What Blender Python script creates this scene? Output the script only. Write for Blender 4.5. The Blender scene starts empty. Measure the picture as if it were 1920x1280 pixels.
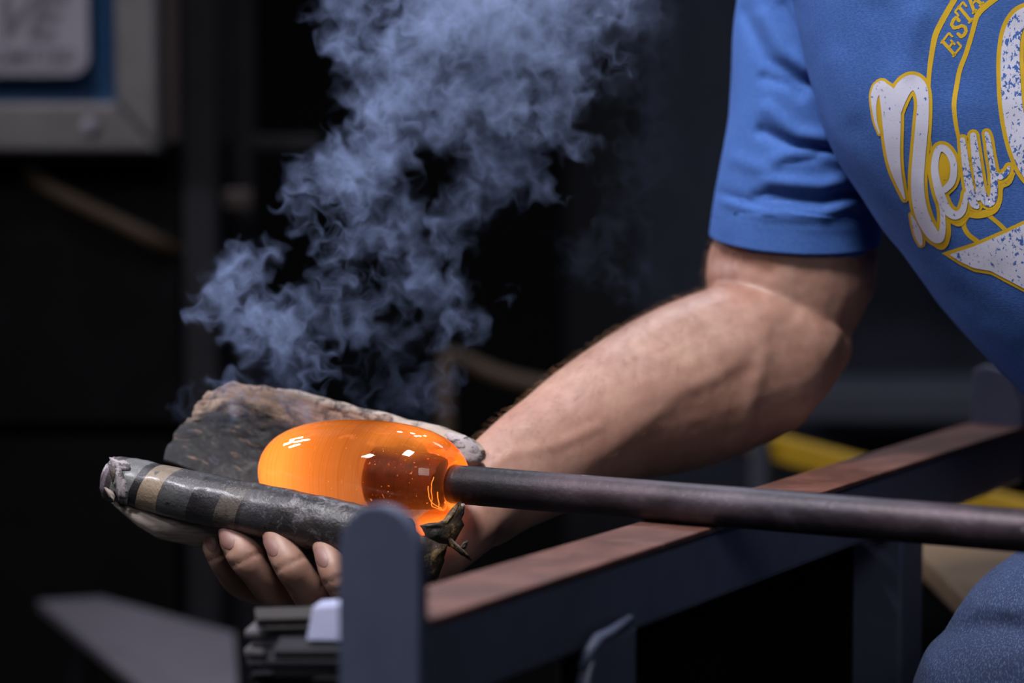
import bpy, bmesh, math, random
import numpy as np
from mathutils import Vector, Matrix, noise as mnoise
from mathutils.bvhtree import BVHTree

SC = bpy.context.scene
COL = SC.collection
random.seed(7)
V = Vector

# ------------------------------------------------------------------ camera
F = 85.0 / 36.0 * 1920.0            # focal length in pixels of the 1920 frame
PITCH = math.radians(4.59)
RAIL_TOP = 0.82
CZ = RAIL_TOP + 0.2506
CAM = V((0, 0, CZ))
FWD = V((0, math.cos(PITCH), -math.sin(PITCH)))
UPV = V((0, math.sin(PITCH), math.cos(PITCH)))
RGT = V((1, 0, 0))
cd = bpy.data.cameras.new('camera')
cam = bpy.data.objects.new('camera', cd)
COL.objects.link(cam)
cam.location = CAM
cam.rotation_euler = (math.pi / 2 - PITCH, 0, 0)
cd.lens = 85; cd.sensor_width = 36
cd.clip_start = 0.05; cd.clip_end = 60
cd.dof.use_dof = True
cd.dof.focus_distance = 1.705
cd.dof.aperture_fstop = 3.0
SC.camera = cam

# ------------------------------------------------------------------ world, lamps, exposure
SC.view_settings.view_transform = 'Standard'
SC.view_settings.look = 'None'
SC.view_settings.exposure = 0.0
SC.view_settings.gamma = 1.0
SC.view_settings.use_curve_mapping = False
w = bpy.data.worlds.new('world'); SC.world = w; w.use_nodes = True
w.node_tree.nodes['Background'].inputs[0].default_value = (0.40, 0.42, 0.52, 1)
w.node_tree.nodes['Background'].inputs[1].default_value = 0.045

def lamp(name, loc, target, energy, size, color, size_y=None, spread=180):
    l = bpy.data.lights.new(name, 'AREA'); l.energy = energy; l.color = color
    l.size = size
    if size_y: l.shape = 'RECTANGLE'; l.size_y = size_y
    l.spread = math.radians(spread)
    o = bpy.data.objects.new(name, l); COL.objects.link(o)
    o.location = loc
    o.rotation_euler = (V(target) - V(loc)).to_track_quat('-Z', 'Y').to_euler()
    return o
lamp('key_lamp', (-0.50, 1.00, 3.0), (0.15, 1.8, 1.0), 14.5, 0.35, (1.0, 0.97, 1.0), 0.55, 75)
for k, (x, y) in enumerate(((-.30, 3.30), (-.05, 3.42), (.14, 3.15), (.33, 3.5), (.02, 3.0))):
    lamp('spot_lamp', (x, y, 2.85), (-0.05, 1.85, 1.05), 1.3, 0.07, (0.80, 0.86, 1.0), 0.10, 100)
for k, (x, y, z) in enumerate(((-1.55, 2.55, 2.30), (-1.45, 2.85, 2.22), (-1.72, 2.35, 2.12), (-1.60, 2.70, 2.05))):
    lamp('side_lamp', (x, y, z), (-0.1, 1.8, 1.05), 1.5, 0.10, (0.86, 0.84, 1.0), 0.26, 100)
lamp('background_fill', (1.1, 3.0, 3.1), (.8, 3.6, .6), 7, 0.6, (.72, .82, 1.0), .4, 120)  # added fill, lifts the dark back panel on the right
lamp('background_fill', (-1.75, 1.25, 2.1), (-.72, 3.05, 1.30), 1.9, 0.4, (1.0, .97, 1.0), .4, 60)  # added fill for the cabinet sign and the low side table
lamp('front_fill', (.35, -.6, 2.2), (.15, 1.7, .85), 1.3, 0.8, (.90, .94, 1.0), .8, 70)  # added fill for the rail face and the underside of the arm
lamp('glint_fill', (-1.70, 1.0, 2.6), (-.15, 1.75, .95), 1.15, 0.14, (.92, .90, 1.0), .3, 45)  # added to make glints on the rolled newspaper edge
SC.cycles.volume_bounces = 0
SC.cycles.volume_step_rate = 1.0
SC.cycles.max_bounces = 10
SC.cycles.transparent_max_bounces = 12

# ------------------------------------------------------------------ geometry helpers
def at(px, py, d):
    return CAM + FWD * d + RGT * ((px - 960) / F * d) - UPV * ((py - 640) / F * d)
def proj(p):
    q = p - CAM; d = q.dot(FWD)
    return 960 + q.dot(RGT) / d * F, 640 - q.dot(UPV) / d * F, d
def lerp(a, b, t): return a + (b - a) * t
def sstep(a, b, x):
    t = min(1, max(0, (x - a) / (b - a))); return t * t * (3 - 2 * t)
def catmull(pts, n):
    """resample a list of equal-length tuples with a Catmull-Rom spline, n points per span"""
    P = [np.array(p, float) for p in pts]; out = []
    for i in range(len(P) - 1):
        p1, p2 = P[i], P[i + 1]
        p0 = P[i - 1] if i else 2 * p1 - p2
        p3 = P[i + 2] if i + 2 < len(P) else 2 * p2 - p1
        for k in range(n):
            t = k / n
            out.append(0.5 * (2 * p1 + (p2 - p0) * t + (2 * p0 - 5 * p1 + 4 * p2 - p3) * t * t + (3 * p1 - p0 - 3 * p2 + p3) * t ** 3))
    out.append(P[-1]); return out

def new_obj(name, verts, faces, mat=None, parent=None, base=None, smooth=True, uvs=None):
    me = bpy.data.meshes.new(name)
    b = V(base) if base is not None else V((0, 0, 0))
    me.from_pydata([tuple(V(v) - b) for v in verts], [], faces)
    if uvs is not None:
        ul = me.uv_layers.new(name='UVMap')
        for lp in me.loops: ul.data[lp.index].uv = uvs[lp.vertex_index]
    if smooth:
        for p in me.polygons: p.use_smooth = True
    if mat: me.materials.append(mat)
    o = bpy.data.objects.new(name, me); COL.objects.link(o)
    if parent is not None: o.parent = parent
    else: o.location = b
    me.update()
    return o
def bm_obj(name, bm, mat=None, parent=None, base=None, smooth=False):
    b = V(base) if base is not None else V((0, 0, 0))
    bmesh.ops.translate(bm, verts=bm.verts, vec=-b)
    bmesh.ops.recalc_face_normals(bm, faces=bm.faces)
    me = bpy.data.meshes.new(name); bm.to_mesh(me); bm.free()
    if smooth:
        for p in me.polygons: p.use_smooth = True
    if mat: me.materials.append(mat)
    o = bpy.data.objects.new(name, me); COL.objects.link(o)
    if parent is not None: o.parent = parent
    else: o.location = b
    return o
def tag(o, label=None, cat=None, group=None, kind=None):
    if label: o['label'] = label
    if cat: o['category'] = cat
    if group: o['group'] = group
    if kind: o['kind'] = kind
    return o
def empty(name, loc, label=None, cat=None, group=None):
    o = bpy.data.objects.new(name, None); COL.objects.link(o); o.location = loc
    o.empty_display_size = 0.05
    return tag(o, label, cat, group)
def add_box(bm, c, ex, ey, ez, bevel=0.0, segs=2):
    """box with centre c and HALF-extent vectors"""
    c, ex, ey, ez = V(c), V(ex), V(ey), V(ez)
    vs = [bm.verts.new(c + ex * a + ey * b + ez * d) for a in (-1, 1) for b in (-1, 1) for d in (-1, 1)]
    fs = [(0, 1, 3, 2), (4, 6, 7, 5), (0, 4, 5, 1), (2, 3, 7, 6), (0, 2, 6, 4), (1, 5, 7, 3)]
    faces = [bm.faces.new([vs[i] for i in f]) for f in fs]
    if bevel:
        edges = {e for f in faces for e in f.edges}
        bmesh.ops.bevel(bm, geom=list(edges), offset=bevel, segments=segs, affect='EDGES', profile=0.5)
def add_prism(bm, outline, depth, bevel=0.0, segs=2):
    """closed prism: outline (list of points, one plane) swept by vector depth"""
    a = [bm.verts.new(V(p)) for p in outline]; b = [bm.verts.new(V(p) + V(depth)) for p in outline]
    n = len(a); fs = [bm.faces.new(a[::-1]), bm.faces.new(b)]
    for i in range(n): bm.faces.new((a[i], a[(i + 1) % n], b[(i + 1) % n], b[i]))
    if bevel:
        ed = {e for f in fs for e in f.edges}
        bmesh.ops.bevel(bm, geom=list(ed), offset=bevel, segments=segs, affect='EDGES', profile=0.5)
def loft(sections, n=32, expo=2.0, caps=True):
    """sections: (centre, u, v) half-axis vectors -> verts, faces of a closed tube"""
    vs, fs = [], []
    for c, u, v in sections:
        for k in range(n):
            a = 2 * math.pi * k / n
            ca, sa = math.cos(a), math.sin(a)
            x = math.copysign(abs(ca) ** (2 / expo), ca); y = math.copysign(abs(sa) ** (2 / expo), sa)
            vs.append(V(c) + V(u) * x + V(v) * y)
    m = len(sections)
    for i in range(m - 1):
        for k in range(n):
            k2 = (k + 1) % n
            fs.append((i * n + k, i * n + k2, (i + 1) * n + k2, (i + 1) * n + k))
    if caps:
        vs.append(V(sections[0][0])); vs.append(V(sections[-1][0]))
        for k in range(n):
            k2 = (k + 1) % n
            fs.append((len(vs) - 2, k2, k)); fs.append((len(vs) - 1, (m - 1) * n + k, (m - 1) * n + k2))
    return vs, fs
def limb(pts, n=28, per=4, round_end=True):
    """pts: (px, py, depth, half-width px, depth radius m) -> loft sections, width measured across the axis as seen"""
    R = catmull(pts, per); C = [at(p[0], p[1], p[2]) for p in R]
    secs = []
    for i, p in enumerate(R):
        t = (C[min(i + 1, len(C) - 1)] - C[max(i - 1, 0)]).normalized()
        view = (C[i] - CAM).normalized()
        wv = t.cross(view).normalized(); dv = wv.cross(t).normalized()
        secs.append((C[i], wv * (p[3] * p[2] / F), dv * p[4]))
    if round_end:
        c, u, v = secs[-1]; t = (secs[-1][0] - secs[-2][0]).normalized()
        r = (u.length + v.length) / 2
        for a in (30, 55, 75):
            s, q = math.sin(math.radians(a)), math.cos(math.radians(a))
            secs.append((c + t * r * s, u * q, v * q))
    return secs
def simple_tube(points, radius, n=10, flat=1.0):
    """points: list of Vectors; radius: float or list -> verts, faces"""
    secs = []
    up = V((0, 0, 1))
    for i, c in enumerate(points):
        t = (points[min(i + 1, len(points) - 1)] - points[max(i - 1, 0)]).normalized()
        u = t.cross(up)
        u = u.normalized() if u.length > 1e-4 else V((1, 0, 0))
        v = u.cross(t).normalized()
        r = radius[i] if isinstance(radius, (list, tuple)) else radius
        secs.append((c, u * r, v * r * flat))
    return loft(secs, n)
def grid(nu, nv, fn, uv=True):
    vs, uvs, fs = [], [], []
    for j in range(nv + 1):
        for i in range(nu + 1):
            u, v = i / nu, j / nv
            vs.append(fn(u, v)); uvs.append((u, v))
    for j in range(nv):
        for i in range(nu):
            a = j * (nu + 1) + i
            fs.append((a, a + 1, a + nu + 2, a + nu + 1))
    return vs, fs, uvs
def poly_at(line, u):
    """point at parameter u (0..1 by arc length) on a list of tuples"""
    L = [0]
    for a, b in zip(line, line[1:]): L.append(L[-1] + math.dist(a, b))
    s = u * L[-1]
    for i in range(len(line) - 1):
        if s <= L[i + 1] or i == len(line) - 2:
            t = (s - L[i]) / max(1e-9, L[i + 1] - L[i])
            return tuple(lerp(x, y, t) for x, y in zip(line[i], line[i + 1]))
def solidify(o, th, offset=0):
    m = o.modifiers.new('thickness', 'SOLIDIFY'); m.thickness = th; m.offset = offset
    return o
def fbm(p, s, octs=3):
    return mnoise.fractal(V(p) * s, 1.0, 2.0, octs)

# ------------------------------------------------------------------ material helpers
class NT:
    def __init__(self, name):
        self.m = bpy.data.materials.new(name); self.m.use_nodes = True
        self.t = self.m.node_tree; self.b = self.t.nodes['Principled BSDF']; self.out = self.t.nodes['Material Output']
        self.tc = self.n('ShaderNodeTexCoord')
    def n(self, ty, **kw):
        x = self.t.nodes.new(ty)
        for k, v in kw.items(): setattr(x, k, v)
        return x
    def put(self, v, sock):
        if isinstance(v, (int, float)): sock.default_value = v if sock.type != 'RGBA' else (v, v, v, 1)
        elif isinstance(v, tuple): sock.default_value = v if len(v) == len(sock.default_value) else (*v, 1)
        else: self.t.links.new(v, sock)
    def noise(self, scale, detail=4, rough=.55, dist=0, coord='Object', vec=None, stretch=None):
        x = self.n('ShaderNodeTexNoise'); x.inputs['Scale'].default_value = scale
        x.inputs['Detail'].default_value = detail; x.inputs['Roughness'].default_value = rough; x.inputs['Distortion'].default_value = dist
        src = vec if vec is not None else self.tc.outputs[coord]
        if stretch:
            mp = self.n('ShaderNodeMapping'); mp.inputs['Scale'].default_value = stretch
            self.t.links.new(src, mp.inputs['Vector']); src = mp.outputs[0]
        self.t.links.new(src, x.inputs['Vector']); return x.outputs['Fac']
    def ramp(self, fac, stops, interp='LINEAR'):
        x = self.n('ShaderNodeValToRGB'); x.color_ramp.interpolation = interp
        e = x.color_ramp.elements
        while len(e) < len(stops): e.new(0.5)
        for q, (p, c) in zip(e, stops):
            q.position = p; q.color = (c, c, c, 1) if isinstance(c, (int, float)) else (*c, 1)
        self.t.links.new(fac, x.inputs[0]); return x.outputs[0]
    def mix(self, fac, a, b, mode='MIX'):
        x = self.n('ShaderNodeMix', data_type='RGBA', blend_type=mode)
        self.put(fac, x.inputs[0]); self.put(a, x.inputs[6]); self.put(b, x.inputs[7]); return x.outputs[2]
    def math(self, op, a, b=0.0, c=None, clamp=False):
        x = self.n('ShaderNodeMath', operation=op); x.use_clamp = clamp
        self.put(a, x.inputs[0]); self.put(b, x.inputs[1])
        if c is not None: self.put(c, x.inputs[2])
        return x.outputs[0]
    def bump(self, h, strength=.3, dist=.002):
        x = self.n('ShaderNodeBump'); x.inputs['Strength'].default_value = strength; x.inputs['Distance'].default_value = dist
        self.t.links.new(h, x.inputs['Height']); self.t.links.new(x.outputs[0], self.b.inputs['Normal'])
    def set(self, color=None, rough=None, metal=None, **kw):
        if color is not None: self.put(color, self.b.inputs['Base Color'])
        if rough is not None: self.put(rough, self.b.inputs['Roughness'])
        if metal is not None: self.put(metal, self.b.inputs['Metallic'])
        for k, v in kw.items(): self.put(v, self.b.inputs[k.replace('_', ' ')])
        return self.m
def srgb(r, g, b):
    f = lambda c: (c / 255 / 12.92) if c / 255 <= .04045 else ((c / 255 + .055) / 1.055) ** 2.4
    return (f(r), f(g), f(b))
def plain(name, col, rough=.6, metal=0.0, var=.25, scale=30, bump=.15, spec=.5):
    k = NT(name); n1 = k.noise(scale, 5); n2 = k.noise(scale * 5, 3)
    dark = tuple(c * (1 - var) for c in col); lite = tuple(min(1, c * (1 + var)) for c in col)
    c = k.ramp(n1, [(.3, dark), (.7, lite)])
    r = k.math('MULTIPLY_ADD', n2, .25, rough - .12)
    if bump: k.bump(n2, bump, .001)
    k.b.inputs['Specular IOR Level'].default_value = spec
    return k.set(c, r, metal)
# ------------------------------------------------------------------ materials
M = {}
M['paint'] = plain('dark_blue_painted_steel', srgb(82, 85, 105), .45, .1, .12, 14, .1)
M['bar_paint'] = plain('slate_blue_painted_steel', srgb(77, 84, 107), .5, .1, .10, 20, .08)
M['dark_metal'] = plain('black_steel', srgb(24, 24, 30), .6, 0, .3, 9, .2, .25)
M['black'] = plain('black_paint', srgb(9, 9, 11), .8, 0, .3, 9, .1, .08)
M['stainless'] = plain('brushed_stainless', srgb(102, 99, 101), .45, .5, .12, 7, .1)
M['brown_side'] = plain('brown_side_panel', srgb(78, 66, 64), .5, .3, .12, 9, .1)
M['blue_panel'] = plain('blue_panel_paint', srgb(16, 74, 124), .5, 0, .06, 8, .05)
M['plate'] = plain('white_plate', srgb(128, 124, 138), .5, 0, .08, 12, .05)
M['letter'] = plain('grey_lettering', srgb(84, 80, 92), .6, 0, .1, 20, .0)
M['yellow'] = plain('yellow_paint', srgb(150, 118, 10), .5, 0, .12, 12, .1)
M['hose_and_shaded_bar'] = plain('amber_hose_and_shaded_bar', srgb(46, 28, 4), .7, 0, .15, 12, .1)
M['grey_beam'] = plain('grey_beam_paint', srgb(50, 53, 65), .6, 0, .12, 6, .1)
M['navy'] = plain('navy_painted_panel', srgb(27, 33, 51), .7, 0, .12, 4, .1)
M['grey_board'] = plain('grey_board', srgb(78, 74, 82), .7, 0, .15, 7, .1)
M['white_paper'] = plain('white_paper', srgb(156, 160, 190), .75, 0, .06, 40, .1)
M['tan_wood'] = plain('tan_wood', srgb(104, 84, 62), .65, 0, .2, 9, .1)

k = NT('rusty_plate')
n1 = k.noise(18, 6, .6, .4); n2 = k.noise(160, 4, .6, stretch=(1, 1, 1)); n3 = k.noise(60, 3, .5, stretch=(.25, 2.2, 1))
c = k.ramp(n1, [(.25, srgb(66, 42, 36)), (.5, srgb(94, 60, 50)), (.75, srgb(118, 80, 68))])
c = k.mix(k.ramp(n3, [(.62, 0.0), (.72, .6)]), c, srgb(140, 108, 98))
k.bump(n2, .25, .0008); M['rust'] = k.set(c, k.math('MULTIPLY_ADD', n2, .3, .38), .25)

k = NT('pipe_steel')
n1 = k.noise(22, 6, .65, .5); n2 = k.noise(220, 4, .6); n3 = k.noise(9, 3, .5, stretch=(3, 3, 1))
c = k.ramp(n1, [(.25, srgb(30, 28, 33)), (.5, srgb(54, 48, 55)), (.75, srgb(86, 77, 88))])
c = k.mix(k.ramp(k.noise(5.5, 3), [(.45, 0.0), (.7, .6)]), c, srgb(62, 44, 44))
ux = k.n('ShaderNodeSeparateXYZ'); k.t.links.new(k.tc.outputs['UV'], ux.inputs[0])
black = k.math('MULTIPLY', k.ramp(ux.outputs[0], [(.0, 1.0), (.04, .95), (.10, 0.0)]), k.ramp(n1, [(.25, .4), (.6, 1.0)]))
c = k.mix(black, c, srgb(20, 20, 22))
sp = k.ramp(k.noise(75, 2, .4), [(.70, 0.0), (.73, .55)])
c = k.mix(k.math('MULTIPLY', sp, k.ramp(n3, [(.45, 0.0), (.6, 1.0)])), c, srgb(150, 150, 156))
k.bump(n2, .5, .0009); M['pipe'] = k.set(c, k.math('MULTIPLY_ADD', n1, .3, .33), .55)

# newspaper: wet glossy rolled edge; UV.x runs along the roll, UV.y round it
k = NT('printed_wet_newspaper')
uv = k.tc.outputs['UV']; s = k.n('ShaderNodeSeparateXYZ'); k.t.links.new(uv, s.inputs[0])
wob = k.noise(30, 3); wobc = k.math('MULTIPLY_ADD', wob, .05, -.025)
du = k.math('SUBTRACT', s.outputs[1], .5)                 # 0 on the camera side of the roll
slant = k.math('MULTIPLY', k.math('POWER', k.math('ABSOLUTE', du), 1.5), .35)
u1 = k.math('ADD', s.outputs[0], k.math('SUBTRACT', wobc, k.math('MULTIPLY', slant, -1.0)))
u1 = k.math('ADD', s.outputs[0], k.math('MULTIPLY_ADD', du, -.10, k.math('MULTIPLY', wobc, .35)))
band = k.ramp(u1, [(0, srgb(126, 114, 126)), (.10, srgb(58, 50, 58)), (.135, srgb(128, 130, 128)), (.20, srgb(26, 26, 34)),
                   (.225, srgb(178, 156, 130)), (.285, srgb(86, 86, 88)), (.375, srgb(34, 33, 39)), (.455, srgb(100, 92, 84)),
                   (.515, srgb(30, 28, 32)), (.525, srgb(56, 54, 60)), (.60, srgb(34, 31, 35))], 'CONSTANT')
band = k.mix(.3, band, k.ramp(k.noise(45, 4), [(.3, srgb(36, 35, 38)), (.7, srgb(96, 90, 84))]))
soot = k.noise(26, 5, .7, .6)
top = k.ramp(s.outputs[1], [(.52, 0.0), (.64, 1.0)])       # soot round the top, next to the glass
far = k.ramp(s.outputs[0], [(.15, .25), (.5, 1.0)])
m_ = k.math('MULTIPLY', k.math('MULTIPLY', top, far), k.ramp(soot, [(.3, 1.0), (.65, .7)]))
band = k.mix(.18, band, srgb(20, 19, 22))
c = k.mix(m_, band, srgb(19, 14, 15))
c = k.mix(k.ramp(k.noise(95, 3, .6), [(.62, 0.0), (.68, .75)]), c, srgb(20, 17, 19))
c = k.mix(k.math('MULTIPLY', k.ramp(s.outputs[0], [(.5, 0.0), (.65, 1.0)]), k.ramp(k.noise(110, 5, .72, .6), [(.54, .0), (.63, .8)])), c, srgb(104, 98, 104))
c = k.mix(k.math('MULTIPLY', k.ramp(s.outputs[0], [(.5, 0.0), (.95, .8)]), k.ramp(k.noise(55, 5, .7), [(.35, .9), (.6, .0)])), c, srgb(22, 20, 24))
k.bump(k.noise(300, 4, .65), .5, .0014); M['roll'] = k.set(c, k.ramp(k.noise(60, 3), [(.3, .26), (.7, .44)]), 0, Coat_Weight=k.ramp(s.outputs[0], [(.4, .4), (.6, .1)]), Coat_Roughness=.2)

# newspaper: charred inner wall; UV.y = 1 at the rim
k = NT('charred_newspaper')
s = k.n('ShaderNodeSeparateXYZ'); k.t.links.new(k.tc.outputs['UV'], s.inputs[0])
n1 = k.noise(4.0, 5, .62, .6, coord='UV', stretch=(1.4, 1.6, 1)); n2 = k.noise(70, 5, .68, .8); n3 = k.noise(5, 4, .6, .5, coord='UV', stretch=(1.0, 4.5, 1))
hgt = k.math('ADD', s.outputs[1], k.math('MULTIPLY_ADD', n1, .9, -.45))
edge = k.ramp(s.outputs[0], [(.0, .16), (.16, 0.0)])
hgt = k.math('ADD', hgt, edge)
paper = k.ramp(n3, [(.28, srgb(70, 56, 54)), (.42, srgb(128, 110, 92)), (.54, srgb(150, 128, 112)), (.66, srgb(104, 82, 86)), (.8, srgb(128, 112, 96))])
paper = k.mix(k.ramp(n2, [(.5, 0.0), (.62, .75)]), paper, srgb(66, 54, 54))
char = k.ramp(n2, [(.36, srgb(5, 5, 6)), (.50, srgb(9, 8, 11)), (.60, srgb(22, 21, 26)), (.72, srgb(66, 65, 76))])
char = k.mix(k.ramp(k.noise(9, 4, .62, .8, coord='UV', stretch=(1.5, 3.2, 1)), [(.60, 0.0), (.66, .85)]), char, srgb(120, 94, 76))
c = k.mix(k.ramp(hgt, [(.66, 0.0), (.86, 1.0)]), char, paper)
k.bump(k.noise(120, 5, .7), .6, .002); M['char'] = k.set(c, k.ramp(n2, [(.3, .36), (.7, .8)]), 0, Specular_IOR_Level=.28)

k = NT('sooty_beige_newspaper')
n2 = k.noise(60, 5, .7, .8)
c = k.ramp(k.noise(24, 4, .6), [(.3, srgb(120, 106, 94)), (.7, srgb(172, 156, 142))])
c = k.mix(k.ramp(n2, [(.50, 0.0), (.60, .85)]), c, srgb(42, 36, 36))
k.bump(k.noise(150, 4), .4, .001); M['rim'] = k.set(c, .75, 0)
k = NT('torn_grey_newspaper')
c = k.ramp(k.noise(34, 4, .6), [(.3, srgb(126, 118, 122)), (.7, srgb(176, 166, 166))])
c = k.mix(k.ramp(k.noise(75, 5, .7, 1.0, stretch=(1, 1, 2)), [(.52, 0.0), (.58, .9)]), c, srgb(50, 46, 46))
k.bump(k.noise(150, 4), .5, .001); M['torn'] = k.set(c, .8, 0)
k = NT('grey_newsprint')
c = k.ramp(k.noise(9, 5, .6), [(.3, srgb(124, 112, 104)), (.7, srgb(164, 150, 140))])
c = k.mix(k.math('MULTIPLY', k.ramp(k.noise(190, 2, .5, stretch=(.35, .35, 2.5)), [(.52, 0.0), (.60, .35)]), 1.0), c, srgb(70, 64, 62))
k.bump(k.noise(120, 4), .3, .001); M['newsprint'] = k.set(c, .8, 0)
k = NT('burnt_scrap')
c = k.ramp(k.noise(60, 5, .7), [(.35, srgb(14, 12, 12)), (.52, srgb(54, 40, 26)), (.66, srgb(150, 122, 74))])
k.bump(k.noise(160, 4), .7, .002); M['burnt'] = k.set(c, .6, 0)

# skin
k = NT('skin')
n1 = k.noise(34, 5, .68); n2 = k.noise(9, 3); n3 = k.noise(260, 3)
c = k.ramp(n1, [(.28, srgb(136, 100, 84)), (.5, srgb(154, 118, 102)), (.74, srgb(172, 138, 120))])
c = k.mix(k.ramp(n2, [(.4, 0.0), (.7, .45)]), c, srgb(150, 100, 86))
c = k.mix(k.ramp(k.noise(70, 2), [(.66, 0.0), (.72, .25)]), c, srgb(132, 88, 68))
k.bump(n3, .12, .0006)
M['skin'] = k.set(c, .5, 0, Subsurface_Weight=.12, Subsurface_Radius=(.010, .004, .002), Subsurface_Scale=1.0)
k = NT('fingernail'); M['nail'] = k.set(srgb(132, 96, 88), .5, 0)
k = NT('arm_hair'); M['hair'] = k.set(srgb(158, 118, 82), .6, 0)

# heather jersey
k = NT('heather_blue_jersey')
wv = k.noise(900, 2, .5, stretch=(.5, .5, 1.6)); n1 = k.noise(14, 4)
c = k.ramp(n1, [(.3, srgb(42, 76, 140)), (.7, srgb(56, 93, 158))])
c = k.mix(k.ramp(wv, [(.35, .0), (.7, .35)]), c, srgb(98, 130, 188))
k.bump(wv, .25, .0006); M['jersey'] = k.set(c, .88, 0, Specular_IOR_Level=.2)
def ink(name, col, cover):
    k = NT(name)
    sp = k.noise(400, 3, .62, .4, stretch=(1, 1, .7)); big = k.noise(22, 3)
    th = k.math('ADD', sp, k.math('MULTIPLY_ADD', big, .30, -.15))
    c = k.mix(k.ramp(th, [(cover, 0.0), (cover + .02, 1.0)]), col, srgb(54, 92, 164))
    k.bump(k.noise(700, 2), .15, .0005)
    return k.set(c, .75, 0)
M['white_ink'] = ink('distressed_white_ink', srgb(196, 196, 214), .66)
M['worn_ink'] = ink('worn_white_ink', srgb(196, 196, 214), .56)
M['yellow_ink'] = ink('yellow_ink', srgb(196, 158, 16), .72)

k = NT('blue_denim')
mp = k.n('ShaderNodeMapping'); mp.inputs['Rotation'].default_value = (0.2, .5, .55); k.t.links.new(k.tc.outputs['Object'], mp.inputs['Vector'])
tw = k.n('ShaderNodeTexWave'); tw.inputs['Scale'].default_value = 290; tw.inputs['Distortion'].default_value = 2.5; tw.inputs['Detail'].default_value = 3
k.t.links.new(mp.outputs[0], tw.inputs['Vector'])
thread = k.noise(820, 2, .6, stretch=(1, 1, .45))
c = k.ramp(k.noise(7, 4, .6), [(.3, srgb(14, 28, 56)), (.7, srgb(28, 46, 84))])
wf = k.math('MULTIPLY', k.ramp(thread, [(.48, 0.0), (.68, 1.0)]), k.ramp(tw.outputs['Fac'], [(.25, .25), (.8, 1.0)]))
c = k.mix(k.math('MULTIPLY', wf, .42), c, srgb(112, 132, 168))
k.bump(tw.outputs['Fac'], .35, .0008); M['denim'] = k.set(c, .85, 0)

# setting
k = NT('concrete_floor'); c = k.ramp(k.noise(3, 6), [(.3, srgb(24, 23, 25)), (.7, srgb(38, 36, 37))]); M['floor'] = k.set(c, .75, 0)
k = NT('dark_wall'); c = k.ramp(k.noise(2, 5), [(.3, srgb(12, 13, 18)), (.7, srgb(18, 20, 27))]); M['wall'] = k.set(c, .85, 0)

# ------------------------------------------------------------------ room shell
def setting(name, c, ex, ey, ez, mat):
    bm = bmesh.new(); add_box(bm, (0, 0, 0), ex, ey, ez)
    o = bm_obj(name, bm, mat); o.location = c; o['kind'] = 'structure'; return o
setting('floor', (0, 2.5, -0.05), (4, 0, 0), (0, 5, 0), (0, 0, .05), M['floor'])
setting('wall_back', (0, 7.05, 1.9), (4, 0, 0), (0, .05, 0), (0, 0, 1.9), M['wall'])
setting('wall_left', (-3.05, 3.2, 1.9), (.05, 0, 0), (0, 3.8, 0), (0, 0, 1.9), M['wall'])
setting('wall_right', (3.55, 3.2, 1.9), (.05, 0, 0), (0, 3.8, 0), (0, 0, 1.9), M['wall'])

# ------------------------------------------------------------------ bench
ra = at(1200, 1032, 1.513); rb = at(1920, 797, 2.188)
E_ = V((rb.x - ra.x, rb.y - ra.y, 0)).normalized()      # along the rail, away from the camera
N_ = V((E_.y, -E_.x, 0))                                # out of the inner face, towards the sitter
Z_ = V((0, 0, 1))
ra.z = RAIL_TOP
def rail_s(px):                                          # position along the front top edge seen at column px
    lo, hi = -2.0, 2.0
    for _ in range(60):
        mid = (lo + hi) / 2
        if proj(ra + E_ * mid)[0] < px: lo = mid
        else: hi = mid
    return lo
ra.z = at(848, 905, 1.709).z * .5 + at(1900, 996, 1.503).z * .5 - 0.01365 * 1.012 - .0029
S0, S1 = rail_s(800), rail_s(1918)
H = 0.0488
def rp(s, n, z): return ra + E_ * s + N_ * n + Z_ * z    # n: 0 at the inner face, negative = outwards; z: 0 at the top
bench_base = V((rp((S0 + S1) / 2, -H / 2, 0).x, rp((S0 + S1) / 2, -H / 2, 0).y, 0))
bench = empty('glassblowing_bench', bench_base, 'dark blue steel glassblowing bench whose rust-topped rail carries the blowpipe', 'bench')
bm = bmesh.new()
add_box(bm, rp((S0 + S1) / 2, -H / 2, -H / 2), E_ * (S1 - S0) / 2, N_ * H / 2, Z_ * H / 2, .005, 3)
bm_obj('rail', bm, M['paint'], bench, bench_base)
bm = bmesh.new()
add_box(bm, rp((S0 + S1) / 2, -H / 2, .0008), E_ * ((S1 - S0) / 2 - .001), N_ * (H / 2 + .0022), Z_ * .0021, .0006, 1)
o = bm_obj('wear_strip', bm, M['rust'], bench, bench_base); o['label'] = 'rusty worn strip along the top of the rail'
def stop_bar(s, top):
    hw = H / 2 + .001; bm = bmesh.new(); pts = []
    for a in np.linspace(0, math.pi, 15): pts.append((hw * math.cos(a), top - hw + hw * 1.0 * math.sin(a)))
    pts += [(-hw, -.30), (hw, -.30)]
    add_prism(bm, [rp(s, -H / 2 + x, z) for x, z in pts], E_ * .009, .0015)
    return bm_obj('stop_bar', bm, M['bar_paint'], bench, bench_base)
stop_bar(S0 - .0095, .0635)
hw = H / 2; bm = bmesh.new()
add_prism(bm, [rp(S1, -H / 2 + x, z) for x, z in ((-hw, -H), (hw, -H), (hw, .022), (hw * .5, .050), (-hw * .55, .0565), (-hw * .9, .052), (-hw, .044))], E_ * .009, .0015)
bm_obj('stop_bar', bm, M['paint'], bench, bench_base)
# square leg further along the rail
sp_ = rail_s(1697)
bm = bmesh.new(); hz = (RAIL_TOP - H) / 2
add_box(bm, rp(sp_ + .025, -.026, -H - hz), E_ * .025, N_ * .025, Z_ * hz, .004, 3)
bm_obj('leg', bm, M['paint'], bench, bench_base)
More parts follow.
